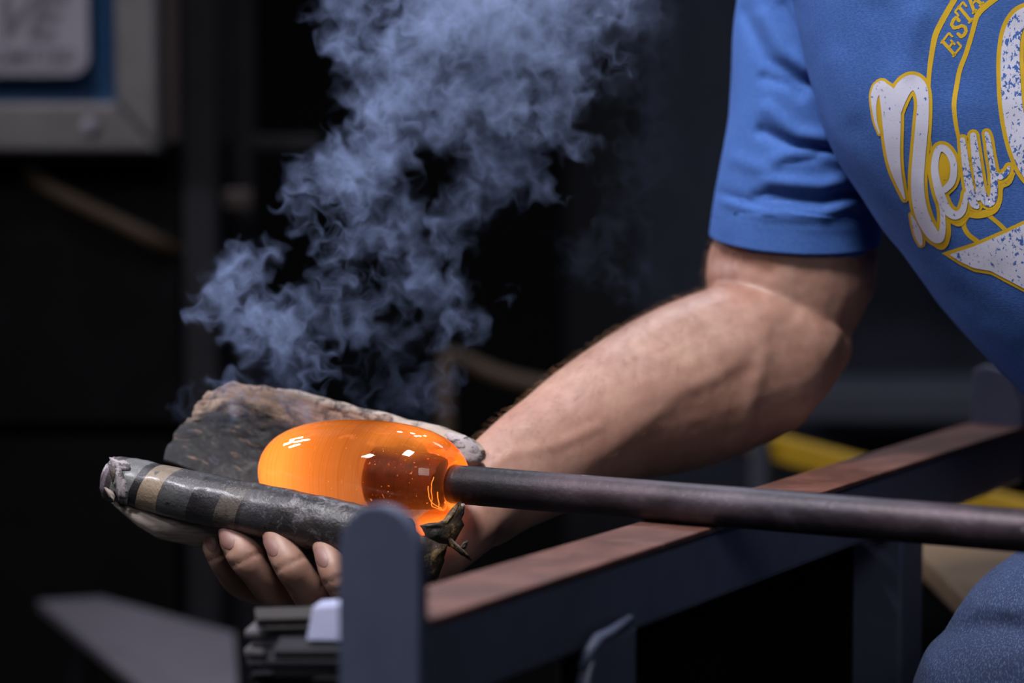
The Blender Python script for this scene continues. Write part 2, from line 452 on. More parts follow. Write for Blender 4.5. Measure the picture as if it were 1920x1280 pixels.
# near leg: flat plate welded to the inner face, flaring to the left
s_l, s_r = rail_s(1080), rail_s(1168)
bm = bmesh.new()
pl = [(s_l + .003, -.052), (s_l + .012, -.043), (s_r, -.041), (s_r - .002, -RAIL_TOP), (s_l - .06, -RAIL_TOP), (s_l - .022, -.10)]
add_prism(bm, [rp(s, .001, z) for s, z in pl], N_ * .009, .002)
bm_obj('leg', bm, M['paint'], bench, bench_base)
wp = [rp(s_l + .000, .004, -.056), rp(s_l + .006, .006, -.046), rp(s_l + .014, .007, -.0405), rp((s_l + s_r) / 2, .007, -.0395), rp(s_r - .002, .006, -.036)]
vs, fs = simple_tube(wp, [.003, .0042, .0042, .0038, .0032], 8)
o = new_obj('weld_bead', vs, fs, M['bar_paint'], bench, bench_base); o['label'] = 'pale weld bead over the near leg'
# dark sheet closing the frame between the legs, set back behind the rail
bm = bmesh.new()
add_box(bm, rp((rail_s(1168) + sp_) / 2, -H + .004, -.42), E_ * ((sp_ - rail_s(1168)) / 2 - .001), N_ * .003, Z_ * .36)
bm_obj('side_panel', bm, M['black'], bench, bench_base)
# seat board behind the knee
sb = at(1905, 1040, 2.36)
bm = bmesh.new()
add_box(bm, (sb.x + .105, sb.y - .03, RAIL_TOP - .155), (.20, 0, 0), (0, .22, 0), (0, 0, .012), .004)
o = bm_obj('seat', bm, M['tan_wood'], bench, bench_base); o['label'] = 'tan wooden seat board'

# ------------------------------------------------------------------ blowpipe
pa = at(848, 905, 1.709); pb = at(1900, 996, 1.503)
zc_ = (pa.z + pb.z) / 2; pa.z = zc_; pb.z = zc_
PD = (pb - pa).normalized(); PR = 0.01365
def pipe_t(t): return pa + PD * t
pipe_top = empty('blowpipe', pipe_t(.3) - Z_ * PR, 'long dark steel blowpipe lying across the bench rail with hot glass on its end', 'blowpipe')
pbase = pipe_t(.3) - Z_ * PR
secs = []; uvx = []
pu = PD.cross(Z_).normalized(); pv = pu.cross(PD).normalized()
for t in np.linspace(-.012, 1.05, 60):
    r = PR * (1 + .012 * fbm((t, 0, 0), 14)); secs.append((pipe_t(t), pu * r, pv * r)); uvx.append(t)
vs, fs = loft(secs, 40)
uvs = [(uvx[i // 40] if i < 2400 else 0, (i % 40) / 40) for i in range(len(vs))]
new_obj('tube', vs, fs, M['pipe'], pipe_top, pbase, uvs=uvs)

# two pale chips of scale on the camera side, close to the glass
for px_, py_, r_ in ((940, 893, .0011), (956, 897, .0008)):
    dv = (at(px_, py_, 1.0) - CAM).normalized(); q0 = CAM + dv * 1.69
    tt = (q0 - pa).dot(PD); axp = pipe_t(tt); nn_ = (q0 - axp); nn_ = (nn_ - PD * nn_.dot(PD)); nn_ = (nn_ - FWD * .0); nn_ = (nn_ + (CAM - axp).normalized() * .006).normalized()
    c_ = axp + nn_ * (PR * 1.004); side = PD.cross(nn_).normalized(); bm = bmesh.new()
    out = [(1.2, .2), (.3, .9), (-.6, .4), (-1.2, .8), (-.8, -.5), (.1, -.3), (.5, -1.0)]
    add_prism(bm, [c_ + PD * (x * r_) + side * (y * r_) for x, y in out], nn_ * .0004)
    bm_obj('scale_chip', bm, M['plate'], pipe_top, pbase)

# ------------------------------------------------------------------ molten glass
PXM = 1.73 / F
gb = at(670, 992, 1.745)
glass = empty('molten_glass', gb, 'glowing orange gather of molten glass on the blowpipe tip in a newspaper pad', 'glass')
prof = [(-3, 37), (-7, 45), (-6, 54), (2, 64), (14, 74), (34, 86), (66, 97), (115, 105), (175, 108), (240, 106), (300, 99), (345, 88), (380, 73), (402, 56), (416, 38), (423, 20), (425, 6)]
R = catmull(prof, 4); vs, fs = [], []
NS = 72
for s_, r_ in R:
    for k_ in range(NS):
        a = 2 * math.pi * k_ / NS
        sag = 1 + .06 * max(0, -math.sin(a)) * math.exp(-((s_ - 55) / 70) ** 2)
        vs.append(pipe_t(-s_ * PXM) + (pu * math.cos(a) + pv * math.sin(a)) * max(1, r_) * PXM * sag)
nr = len(R)
for i in range(nr - 1):
    for k_ in range(NS):
        k2 = (k_ + 1) % NS; fs.append((i * NS + k_, i * NS + k2, (i + 1) * NS + k2, (i + 1) * NS + k_))
vs.append(pipe_t(3 * PXM)); vs.append(pipe_t(-426 * PXM))
for k_ in range(NS):
    k2 = (k_ + 1) % NS
    fs.append((len(vs) - 2, k2, k_)); fs.append((len(vs) - 1, (nr - 1) * NS + k_, (nr - 1) * NS + k2))
gob = new_obj('gather', vs, fs, None, glass, gb)
k = NT('glowing_glass'); k.t.nodes.remove(k.b)
gl = k.n('ShaderNodeBsdfGlass'); gl.inputs['IOR'].default_value = 1.46; gl.inputs['Roughness'].default_value = 0.0
pass
k.t.links.new(gl.outputs[0], k.out.inputs['Surface'])
# axial coordinate (metres from the joint towards the tip) from object coordinates
dp = k.n('ShaderNodeVectorMath', operation='DOT_PRODUCT'); k.t.links.new(k.tc.outputs['Object'], dp.inputs[0]); dp.inputs[1].default_value = tuple(-PD)
off = (gb - pa).dot(-PD)
ax = k.math('ADD', dp.outputs['Value'], off)
axn = k.math('DIVIDE', ax, 425 * PXM)
glow = k.ramp(axn, [(.0, 2.9), (.10, 2.2), (.22, 1.3), (.32, .8), (.42, .24), (.55, .30), (.70, .52), (.84, 1.2), (1.0, 1.6)])
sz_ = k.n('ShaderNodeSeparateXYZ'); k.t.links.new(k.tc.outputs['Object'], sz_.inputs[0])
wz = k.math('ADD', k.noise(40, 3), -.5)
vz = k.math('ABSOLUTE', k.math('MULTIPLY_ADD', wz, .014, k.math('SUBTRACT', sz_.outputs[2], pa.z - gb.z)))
rim_glow = k.ramp(k.math('MULTIPLY', vz, 10.0), [(.18, .03), (.30, 1.0)])   # guided rim light put into emission: bright crown and belly, dim belt between
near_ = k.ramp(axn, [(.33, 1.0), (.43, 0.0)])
glow = k.math('MULTIPLY', glow, k.math('ADD', k.math('MULTIPLY', near_, rim_glow), k.math('SUBTRACT', 1.0, near_)))
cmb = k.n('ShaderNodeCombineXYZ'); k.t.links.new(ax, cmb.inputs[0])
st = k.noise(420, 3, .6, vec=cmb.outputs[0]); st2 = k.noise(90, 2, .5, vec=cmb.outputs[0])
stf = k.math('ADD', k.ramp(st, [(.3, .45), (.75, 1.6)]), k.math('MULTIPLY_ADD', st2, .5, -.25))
E = k.math('MULTIPLY', k.math('MULTIPLY', glow, stf), 27.0)
k.t.links.new(k.ramp(st, [(.36, (.90, .84, .76)), (.52, (1, .95, .88)), (.62, (.95, .90, .83)), (.72, (1, .95, .9))]), gl.inputs['Color'])
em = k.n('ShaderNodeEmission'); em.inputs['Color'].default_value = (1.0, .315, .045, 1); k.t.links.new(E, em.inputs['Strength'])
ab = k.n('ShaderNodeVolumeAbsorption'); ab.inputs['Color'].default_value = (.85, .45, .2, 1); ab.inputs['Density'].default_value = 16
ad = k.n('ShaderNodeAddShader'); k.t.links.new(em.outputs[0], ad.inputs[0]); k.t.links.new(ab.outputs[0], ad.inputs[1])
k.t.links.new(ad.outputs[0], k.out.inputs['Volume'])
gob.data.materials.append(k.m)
# hot pipe end seen through the glass
cs = []
for t, r in ((-.004, 35), (-.010, 36), (-.02, 37.5), (-.045, 38), (-.056, 38), (-.0605, 37), (-.0625, 33), (-.0633, 26)):
    cs.append((pipe_t(t), pu * r * PXM, pv * r * PXM))
vs, fs = loft(cs, 40)
for i, v_ in enumerate(vs): vs[i] = v_ + (pu * fbm(v_, 60) + pv * fbm(v_ + V((3, 1, 2)), 60)) * .0006
core = new_obj('hot_pipe_end', vs, fs, None, glass, gb); core['label'] = 'dark red pipe end inside the glass'
k = NT('dull_red_hot_steel')
n1 = k.noise(70, 5, .7); n2 = k.noise(420, 2, .5)
c = k.ramp(n1, [(.3, srgb(30, 10, 8)), (.7, srgb(84, 30, 16))])
ec = k.ramp(n1, [(.3, (.016, .001, .0003)), (.7, (.05, .004, .0006))])
ec = k.mix(k.ramp(n2, [(.68, 0.0), (.72, 1.0)]), ec, (.7, .2, .04))
k.bump(k.noise(150, 3), .5, .001)
core.data.materials.append(k.set(c, .4, .3, Emission_Color=ec, Emission_Strength=1.0))
# threads of glass twisted round the joint
for j, (t0, r0, ph) in enumerate(((-.004, 40, 2.3), (-.006, 41, 2.6), (-.008, 42, 2.9), (-.012, 41, 2.2))):
    pts = []
    for a in np.linspace(0, math.pi * (.55 + .1 * j), 40):
        aa = ph + a + math.pi * .45
        rr = (r0 + 2 * fbm((a, j, 0), 2)) * PXM
        pts.append(pipe_t(t0 + .006 * fbm((a, j, 3), .8)) + (pu * math.cos(aa) + pv * math.sin(aa)) * rr)
    v2, f2 = simple_tube(pts, .00035, 6)
    o = new_obj('glass_thread', v2, f2, None, glass, gb)
    if j == 0:
        kk = NT('bright_thread'); M['thread'] = kk.set((.5, .1, .02), .3, 0, Emission_Color=(1, .36, .05), Emission_Strength=.9)
    o.data.materials.append(M['thread'])

# seeds (tiny bubbles) caught in the glass
bm = bmesh.new(); rs = random.Random(5)
for _ in range(90):
    s__ = rs.uniform(20, 330); rr_ = np.interp(s__, [p_[0] for p_ in prof], [p_[1] for p_ in prof]) * rs.uniform(.80, .93); a_ = rs.uniform(0, 2 * math.pi)
    c_ = pipe_t(-s__ * PXM) + (pu * math.cos(a_) + pv * math.sin(a_)) * rr_ * PXM
    bmesh.ops.create_icosphere(bm, subdivisions=1, radius=rs.uniform(.00018, .00042), matrix=Matrix.Translation(c_))
o = bm_obj('bubble', bm, M['thread'], glass, gb, True); o['kind'] = 'stuff'
# ------------------------------------------------------------------ newspaper pad
pb_ = at(560, 1030, 1.70)
pad = empty('newspaper_pad', pb_, 'charred wet folded newspaper pad cupped in the hand under the glowing glass', 'newspaper')
# rolled near edge: (px, py, depth, half-height px)
roll = [(208, 897, 1.752, 38), (225, 901, 1.749, 42), (300, 916, 1.735, 45), (380, 934, 1.72, 47), (460, 951, 1.705, 48), (550, 970, 1.688, 49), (640, 990, 1.672, 49), (720, 1008, 1.657, 48), (760, 1017, 1.65, 46)]
R = catmull(roll, 8); C = [at(*p[:3]) for p in R]; vs, fs, uvs = [], [], []
NR = 40
for i, p in enumerate(R):
    t = (C[min(i + 1, len(C) - 1)] - C[max(i - 1, 0)]).normalized(); view = (C[i] - CAM).normalized()
    wv_ = t.cross(view).normalized()
    if wv_.z < 0: wv_ = -wv_
    dv_ = (view - t * view.dot(t)).normalized()
    u = i / (len(R) - 1)
    for k_ in range(NR + 1):
        a = 2 * math.pi * (k_ / NR) - math.pi            # 0 = towards the camera, +90 deg = up
        r = p[3] * p[2] / F
        q = C[i] + wv_ * math.sin(a) * r * .97 - dv_ * math.cos(a) * r * .86
        rag = fbm(q, 40, 3) * .0009 + fbm(q, 160, 2) * .0003
        if u < .04: rag += fbm(q, 90, 2) * .004
        vs.append(q + (q - C[i]).normalized() * rag); uvs.append((u, k_ / NR))
W = NR + 1
for i in range(len(R) - 1):
    for k_ in range(NR): fs.append((i * W + k_, i * W + k_ + 1, (i + 1) * W + k_ + 1, (i + 1) * W + k_))
rl = new_obj('rolled_edge', vs, fs, M['roll'], pad, pb_, uvs=uvs); rl['label'] = 'glossy printed rolled near edge with pale and dark bands'
solidify(rl, .0012, -1)
# folds spiralling inside the open end of the roll
for j, sc in enumerate((.72, .46)):
    f2 = []; v2 = []
    for i in range(10):
        for k_ in range(NR + 1):
            c_ = C[i]; q = vs[i * W + k_]
            v2.append(c_ + (q - c_) * (sc + .12 * (k_ / NR)) + (C[0] - C[1]).normalized() * .002 * fbm(q, 150))
    for i in range(9):
        for k_ in range(NR): f2.append((i * W + k_, i * W + k_ + 1, (i + 1) * W + k_ + 1, (i + 1) * W + k_))
    solidify(new_obj('inner_fold', v2, f2, M['torn'], pad, pb_), .0011)
# torn tips at the open end
def scrap(name, pts, mat, th=.0012, label=None):
    """small torn piece from (px, py, depth) corners, a fan with a raised middle"""
    P = [at(*p) for p in pts]; c = sum(P, V((0, 0, 0))) / len(P) - FWD * .003
    v2 = []; f2 = []
    ring1 = []
    for i, p in enumerate(P):
        q = P[(i + 1) % len(P)]
        ring1 += [p, p.lerp(q, .35) + (c - p) * (.06 * random.random()), p.lerp(q, .7) + (c - p) * (.1 * random.random())]
    v2 = ring1 + [r_.lerp(c, .5) + FWD * random.uniform(-.001, .001) for r_ in ring1] + [c]; n = len(ring1)
    for i in range(n):
        j = (i + 1) % n; f2.append((i, j, n + j, n + i)); f2.append((n + i, n + j, 2 * n))
    o = solidify(new_obj(name, v2, f2, mat, pad, pb_), th)
    if label: o['label'] = label
    return o
scrap('torn_tip', [(190, 905, 1.742), (204, 910, 1.738), (216, 930, 1.733), (214, 940, 1.733), (206, 934, 1.736)], M['newsprint'], .001)
scrap('torn_tip', [(205, 858, 1.745), (232, 862, 1.742), (262, 868, 1.738), (244, 882, 1.731), (218, 880, 1.734), (208, 872, 1.74)], M['torn'])
scrap('torn_tip', [(217, 878, 1.733), (226, 876, 1.731), (236, 900, 1.729), (243, 922, 1.729), (238, 946, 1.731), (226, 944, 1.733), (219, 920, 1.733)], M['torn'], .0015, 'crumpled pale fold at the open end of the roll')
scrap('torn_tip', [(203, 868, 1.738), (217, 874, 1.735), (220, 905, 1.734), (217, 932, 1.734), (208, 918, 1.738), (210, 895, 1.738)], M['burnt'], .001)  # dark scrap in place of the shaded hollow in the roll end
# outer sheet hanging below the roll: visible flap at the left, then running under the glass
up_l = [(206, 930, 1.752), (300, 955, 1.737), (400, 978, 1.722), (520, 1003, 1.70), (640, 1028, 1.68), (760, 1052, 1.662)]
lo_l = [(222, 950, 1.742), (262, 987, 1.738), (296, 1008, 1.737), (342, 1016, 1.738), (400, 1030, 1.742), (560, 1040, 1.76), (700, 1030, 1.755), (835, 1000, 1.745)]
def sheet_fn(A, B, bulge=0.0, rough=.0012, sc=45):
    def f(u, v):
        a, b = at(*poly_at(A, u)), at(*poly_at(B, u))
        p = a.lerp(b, v) - FWD * bulge * math.sin(math.pi * v)
        return p + V((.3, -1, .4)) * fbm(p, sc, 4) * rough
    return f
vs, fs, uvs = grid(70, 16, sheet_fn(up_l, lo_l, .006, .0022, 40))
o = solidify(new_obj('outer_sheet', vs, fs, M['newsprint'], pad, pb_, uvs=uvs), .003); o['label'] = 'grey unburnt outer sheet hanging under the roll'
# trough floor between the roll and the back wall
fl_a = [(225, 868, 1.757), (330, 888, 1.74), (480, 922, 1.712), (640, 958, 1.685), (760, 985, 1.664)]
fl_b = [(306, 872, 1.838), (380, 898, 1.835), (460, 928, 1.828), (600, 975, 1.808), (740, 1003, 1.78), (852, 1000, 1.748)]
def floor_fn(u, v):
    a, b = at(*poly_at(fl_a, u)), at(*poly_at(fl_b, u))
    p = a.lerp(b, v); p.z -= .012 * math.sin(math.pi * v) * (1 - .3 * u)
    return p + Z_ * (fbm(p, 45, 4) * .003)
vs, fs, uvs = grid(60, 24, floor_fn)
uvs = [(u, .05 + .10 * v) for u, v in uvs]
solidify(new_obj('scorched_bed', vs, fs, M['char'], pad, pb_, uvs=uvs), .004)
# back wall: bottom line fl_b, rim line
rim = [(386, 740, 1.872), (412, 727, 1.873), (440, 719, 1.872), (500, 725, 1.865), (560, 742, 1.855), (640, 762, 1.842), (720, 782, 1.826), (800, 800, 1.808), (860, 822, 1.792), (896, 846, 1.782)]
left = [(306, 872, 1.838), (310, 852, 1.842), (322, 830, 1.848), (346, 800, 1.856), (362, 776, 1.862), (386, 740, 1.872)]
def wall_fn(u, v):
    b = V(poly_at(fl_b, u)); t = V(poly_at(rim, u)); l = V(poly_at(left, v))
    p = b.lerp(t, v); p0 = V(fl_b[0]).lerp(V(rim[0]), v)
    p = p + (l - p0) * (1 - u) ** 3                      # keep the traced left edge
    q = at(*p)
    q += FWD * .010 * math.sin(math.pi * v) * (1 - .4 * u)
    q += (V((.2, -1, .3)) * (fbm(q, 22, 3) * .0022 + fbm(V((q.x * 1.0, q.y, q.z * 2.2)), 90, 3) * .0010)) * min(1, v * 3 + .2)
    return q
vs, fs, uvs = grid(96, 48, wall_fn)
o = solidify(new_obj('back_wall', vs, fs, M['char'], pad, pb_, uvs=uvs), .007, 1); o['label'] = 'charred back wall of the pad with a browned rim'
# rolled rim along the top of the back wall
rimr = [(520, 735, 1.860, 9), (560, 745, 1.854, 13), (640, 768, 1.840, 15), (720, 789, 1.824, 16), (800, 810, 1.806, 18), (850, 828, 1.793, 22), (882, 846, 1.784, 24), (900, 858, 1.780, 18)]
R = catmull(rimr, 6)
pts = [at(*p[:3]) for p in R]; rr = [p[3] * p[2] / F for p in R]
vs, fs = simple_tube(pts, rr, 14, .9)
vs = [v + V((.2, -1, .5)) * (fbm(v, 60, 4) * .003) for v in vs]
o = new_obj('rolled_rim', vs, fs, M['rim'], pad, pb_); o['label'] = 'beige rolled rim flecked with soot'
scrap('torn_tip', [(838, 812, 1.776), (872, 818, 1.774), (893, 836, 1.772), (907, 860, 1.770), (896, 872, 1.770), (868, 872, 1.770), (850, 848, 1.773)], M['torn'], .006, 'grey torn end of the rim beside the wrist')
# burnt shreds hanging at the near right end
scrap('burnt_shred', [(788, 985, 1.668), (835, 975, 1.672), (862, 940, 1.685), (868, 985, 1.68), (845, 1025, 1.675), (800, 1010, 1.668)], M['burnt'], .004)
scrap('burnt_shred', [(780, 1000, 1.664), (838, 1020, 1.672), (832, 1050, 1.672), (815, 1095, 1.670), (800, 1088, 1.668), (770, 1060, 1.664)], M['burnt'], .003)
scrap('burnt_shred', [(838, 1004, 1.672), (852, 1022, 1.668), (862, 1034, 1.668), (870, 1016, 1.666), (879, 1012, 1.666), (876, 1022, 1.666), (870, 1030, 1.667), (884, 1050, 1.666), (866, 1040, 1.667), (846, 1024, 1.67)], M['burnt'], .0015, 'curled burnt flake')
scrap('torn_tip', [(854, 945, 1.688), (870, 944, 1.69), (868, 962, 1.69), (857, 988, 1.688), (851, 978, 1.686)], M['torn'], .002)

# ------------------------------------------------------------------ person
hip = at(2300, 1000, 1.98)
pbs = V((hip.x, hip.y, 0))
parts = []
def add_loft(secs, n=28, expo=2.0):
    parts.append(loft(secs, n, expo))
UA = [(1560, -130, 1.93, 150, .062), (1530, 60, 1.94, 128, .056), (1505, 280, 1.95, 128, .055), (1495, 440, 1.955, 148, .057), (1482, 530, 1.955, 160, .056), (1484, 610, 1.955, 128, .050), (1492, 680, 1.95, 84, .036)]
add_loft(limb(UA))
FA = [(1582, 640, 1.955, 42, .026), (1520, 648, 1.95, 104, .045), (1450, 660, 1.94, 146, .054), (1360, 694, 1.925, 156, .056), (1265, 733, 1.905, 155, .054), (1155, 778, 1.876, 134, .047), (1055, 836, 1.845, 116, .039), (997, 872, 1.825, 107, .033), (935, 913, 1.803, 96, .029), (890, 945, 1.79, 92, .029)]
add_loft(limb(FA))
# palm: lateral axis from the forefinger side (far) to the little-finger side (near)
im, pm = at(600, 1100, 1.765), at(735, 1122, 1.69)
lat = (pm - im).normalized()
def palm_sec(px, py, d, hu, hv, mixlat):
    c = at(px, py, d); u = lat
    if mixlat < 1: u = (lat * mixlat + FWD * -(1 - mixlat)).normalized()
    return c, u, hu, hv
ps = [palm_sec(945, 905, 1.805, .029, .034, .1), palm_sec(905, 942, 1.795, .034, .030, .4), palm_sec(860, 985, 1.785, .041, .025, .7), palm_sec(800, 1032, 1.767, .046, .021, .9), palm_sec(735, 1078, 1.748, .0475, .018, 1), palm_sec(672, 1108, 1.728, .0475, .0155, 1), palm_sec(640, 1120, 1.72, .044, .012, 1)]
secs = []
for i, (c, u, hu, hv) in enumerate(ps):
    t = (ps[min(i + 1, len(ps) - 1)][0] - ps[max(i - 1, 0)][0]).normalized()
    u = (u - t * u.dot(t)).normalized(); v = u.cross(t).normalized()
    secs.append((c, u * hu, v * hv))
add_loft(secs, 32, 2.4)
FING = {
 'fore': [(690, 1078, 1.775, 34), (600, 1102, 1.765, 36), (520, 1106, 1.752, 33), (456, 1094, 1.738, 32), (430, 1068, 1.727, 28), (412, 1038, 1.719, 28), (401, 1014, 1.718, 25), (396, 996, 1.722, 21)],
 'middle': [(720, 1090, 1.75, 35), (645, 1116, 1.737, 37), (580, 1122, 1.72, 36), (522, 1106, 1.703, 39), (488, 1076, 1.69, 34), (462, 1044, 1.684, 35), (442, 1016, 1.688, 30), (431, 994, 1.694, 24)],
 'ring': [(745, 1100, 1.725, 34), (692, 1126, 1.712, 36), (640, 1132, 1.695, 36), (592, 1116, 1.677, 39), (566, 1086, 1.665, 34), (544, 1056, 1.66, 34), (527, 1028, 1.665, 30), (514, 1005, 1.671, 24)],
 'little': [(775, 1105, 1.70, 31), (735, 1130, 1.69, 33), (698, 1142, 1.675, 32), (664, 1132, 1.657, 34), (645, 1104, 1.646, 31), (630, 1078, 1.642, 31), (617, 1046, 1.647, 28), (604, 1021, 1.654, 22)],
 'thumb': [(880, 955, 1.82, 50), (830, 985, 1.838, 46), (770, 985, 1.856, 38), (710, 965, 1.868, 34), (665, 945, 1.874, 32), (625, 925, 1.878, 24)]}
for nm in FING:
    if nm != 'thumb': FING[nm] = [(x, y, d + .016 * min(1, i / 1.0 if i < 1 else 1), r) for i, (x, y, d, r) in enumerate(FING[nm])]
for nm, pts in FING.items():
    add_loft(limb([(x, y, d, r, r * d / F * .98) for x, y, d, r in pts], n=20, per=3), 20)
# trunk inside the shirt
PERP = (.907, -.42)
LEFT = [(1478, -60, 374), (1490, 0, 392), (1512, 100, 425), (1540, 210, 440), (1575, 300, 440), (1640, 400, 434), (1700, 480, 428), (1770, 575, 420), (1840, 655, 412), (1920, 735, 405), (2010, 815, 400), (2100, 890, 395), (2190, 965, 390)]
TOP = [(1760, -420, 130), (1640, -330, 250), (1540, -220, 330)]
def torso_secs(shrink_px, shrink_m):
    secs = []
    allp = TOP + LEFT
    for i, (lx, ly, hw_) in enumerate(allp):
        d = 1.825 + .0 * i
        c = at(lx + hw_ * PERP[0], ly + hw_ * PERP[1], d)
        e = at(lx, ly, d)
        u = (e - c); un = u.normalized()
        secs.append([c, un * (u.length - shrink_px * d / F), None])
    for i, s in enumerate(secs):
        t = (secs[min(i + 1, len(secs) - 1)][0] - secs[max(i - 1, 0)][0]).normalized()
        v = s[1].normalized().cross(t).normalized()
        if v.dot(FWD) > 0: v = -v
        dep = .118 if i >= 3 else (.06, .09, .108)[i]
        s[2] = v * (dep - shrink_m)
    return secs
def smooth_secs(secs, per):
    A = [tuple(c) + tuple(u) + tuple(v) for c, u, v in secs]
    return [(V(r[:3]), V(r[3:6]), V(r[6:9])) for r in catmull(A, per)]
add_loft(smooth_secs(torso_secs(26, .022), 3), 40, 2.3)
allv, allf = [], []
for v2, f2 in parts:
    o = len(allv); allv += v2; allf += [tuple(i + o for i in f) for f in f2]
tmp = new_obj('person', allv, allf)
rm = tmp.modifiers.new('remesh', 'REMESH'); rm.mode = 'VOXEL'; rm.voxel_size = .0026
sm = tmp.modifiers.new('smooth', 'SMOOTH'); sm.factor = .5; sm.iterations = 7
dg = bpy.context.evaluated_depsgraph_get(); dg.update()
me = bpy.data.meshes.new_from_object(tmp.evaluated_get(dg))
old = tmp.data; tmp.modifiers.clear(); tmp.data = me; bpy.data.meshes.remove(old)
person = tmp
# sculpt muscle edges, veins and creases of the forearm
nv = len(me.vertices)
co = np.empty(nv * 3); me.vertices.foreach_get('co', co); co = co.reshape(-1, 3)
no = np.empty(nv * 3); me.vertices.foreach_get('normal', no); no = no.reshape(-1, 3)
q = co - np.array(CAM); dd = q @ np.array(FWD)
ix = 960 + q @ np.array(RGT) / dd * F; iy = 640 - q @ np.array(UPV) / dd * F
front = np.clip((-(no @ np.array(FWD)) - .05) * 3, 0, 1)
def line_dist(line):
    best = np.full(nv, 1e9); side = np.zeros(nv)
    for (x0, y0), (x1, y1) in zip(line, line[1:]):
        ex, ey = x1 - x0, y1 - y0; L2 = ex * ex + ey * ey
        t = np.clip(((ix - x0) * ex + (iy - y0) * ey) / L2, 0, 1)
        dx, dy = ix - x0 - t * ex, iy - y0 - t * ey
        D = np.hypot(dx, dy); s_ = np.sign(ex * dy - ey * dx)
        m = D < best; best[m] = D[m]; side[m] = s_[m]
    return best, side
disp = np.zeros(nv)
A = [(1080, 880), (1150, 826), (1200, 793), (1256, 741), (1308, 715), (1348, 698), (1384, 669), (1423, 629), (1443, 600), (1479, 573)]
D, s_ = line_dist(A)     # walking right-up: positive side = below
D_ = D * s_
ridge = np.where(D_ < 0, np.exp(-(D_ / 70) ** 2), np.exp(-(D_ / 24) ** 2))
fade = np.clip((ix - 1080) / 120, 0, 1) * np.clip((1500 - ix) / 60, 0, 1)
disp += .0028 * ridge * fade
B = [(1385, 840), (1397, 797), (1410, 741), (1426, 692), (1433, 665)]
D, s_ = line_dist(B); disp += .0018 * np.exp(-(D / 18) ** 2)
Cc = [(1500, 790), (1528, 728), (1548, 665), (1566, 622)]
D, s_ = line_dist(Cc); D_ = D * s_
disp += .0030 * np.where(D_ < 0, np.exp(-(D_ / 40) ** 2), np.exp(-(D_ / 18) ** 2))
cr = [(1318, 492), (1360, 500), (1410, 528), (1450, 548), (1490, 575)]
D, s_ = line_dist(cr); disp -= .0014 * np.exp(-(D / 18) ** 2)
D, s_ = line_dist([(1345, 480), (1390, 490), (1440, 510)]); disp -= .0025 * np.exp(-(D / 16) ** 2)
D, s_ = line_dist([(1375, 510), (1402, 530)]); disp += .0012 * np.exp(-(D / 16) ** 2)
D, s_ = line_dist([(905, 880), (960, 850), (1040, 835), (1120, 800)]); disp += .0012 * np.exp(-(D / 12) ** 2)
# finger joint creases and knuckle wrinkles
for ln, dp_ in (([(432, 1062), (490, 1034)], .0012), ([(516, 1070), (572, 1042)], .0012), ([(606, 1094), (660, 1074)], .0012), ([(390, 1052), (432, 1032)], .0011), ([(604, 1104), (655, 1090)], .0006), ([(606, 1114), (655, 1101)], .0006)):
    D, s_ = line_dist(ln); disp -= dp_ * np.exp(-(D / 4) ** 2)
lump = np.array([fbm(V(c), 30, 3) if x < 1700 else 0 for c, x in zip(co, ix)])
co = co + no * ((disp * front) + lump * .0006)[:, None]
co -= np.array(pbs)
me.vertices.foreach_set('co', co.ravel()); me.update()
person.location = pbs
for p in me.polygons: p.use_smooth = True
me.materials.clear(); me.materials.append(M['skin'])
tag(person, 'person in blue T-shirt and jeans, bare arm reaching over the bench', 'person')
wco = [V(c) + pbs for c in co]
skin_bvh = BVHTree.FromPolygons(wco, [tuple(p.vertices) for p in me.polygons])
def cast(bvh, px, py, off):
    dirn = (at(px, py, 1.0) - CAM).normalized()
    loc, nrm, idx, dist = bvh.ray_cast(CAM, dirn)
    if loc is None: return None
    if nrm.dot(dirn) > 0: nrm = -nrm
    return loc + nrm * off
# nails of the four fingertips: (centre, half width, half height, lean)
for cx, cy, a, b, ang in ((397, 1014, 13, 20, -.12), (424, 1009, 14, 21, -.45), (507, 1024, 12, 20, -.5), (602, 1044, 12, 20, -.45)):
    vs, fs = [], []
    ca, sa = math.cos(ang), math.sin(ang); ok = True; grid_n = 7
    pts = {}
    for i in range(grid_n + 1):
        for j in range(grid_n + 1):
            x = (i / grid_n * 2 - 1); y = (j / grid_n * 2 - 1)
            xx = x * math.sqrt(1 - y * y / 2); yy = y * math.sqrt(1 - x * x / 2)
            X, Y = xx * a, yy * b
            q = cast(skin_bvh, cx + X * ca - Y * sa, cy + X * sa + Y * ca, .0011 * (1 - .75 * (xx * xx + yy * yy)))
            if q is None: ok = False; continue
            pts[i, j] = len(vs); vs.append(q)
    for i in range(grid_n):
        for j in range(grid_n):
            if all((i + m, j + n) in pts for m in (0, 1) for n in (0, 1)):
                fs.append((pts[i, j], pts[i + 1, j], pts[i + 1, j + 1], pts[i, j + 1]))
    new_obj('fingernail', vs, fs, M['nail'], person, pbs)

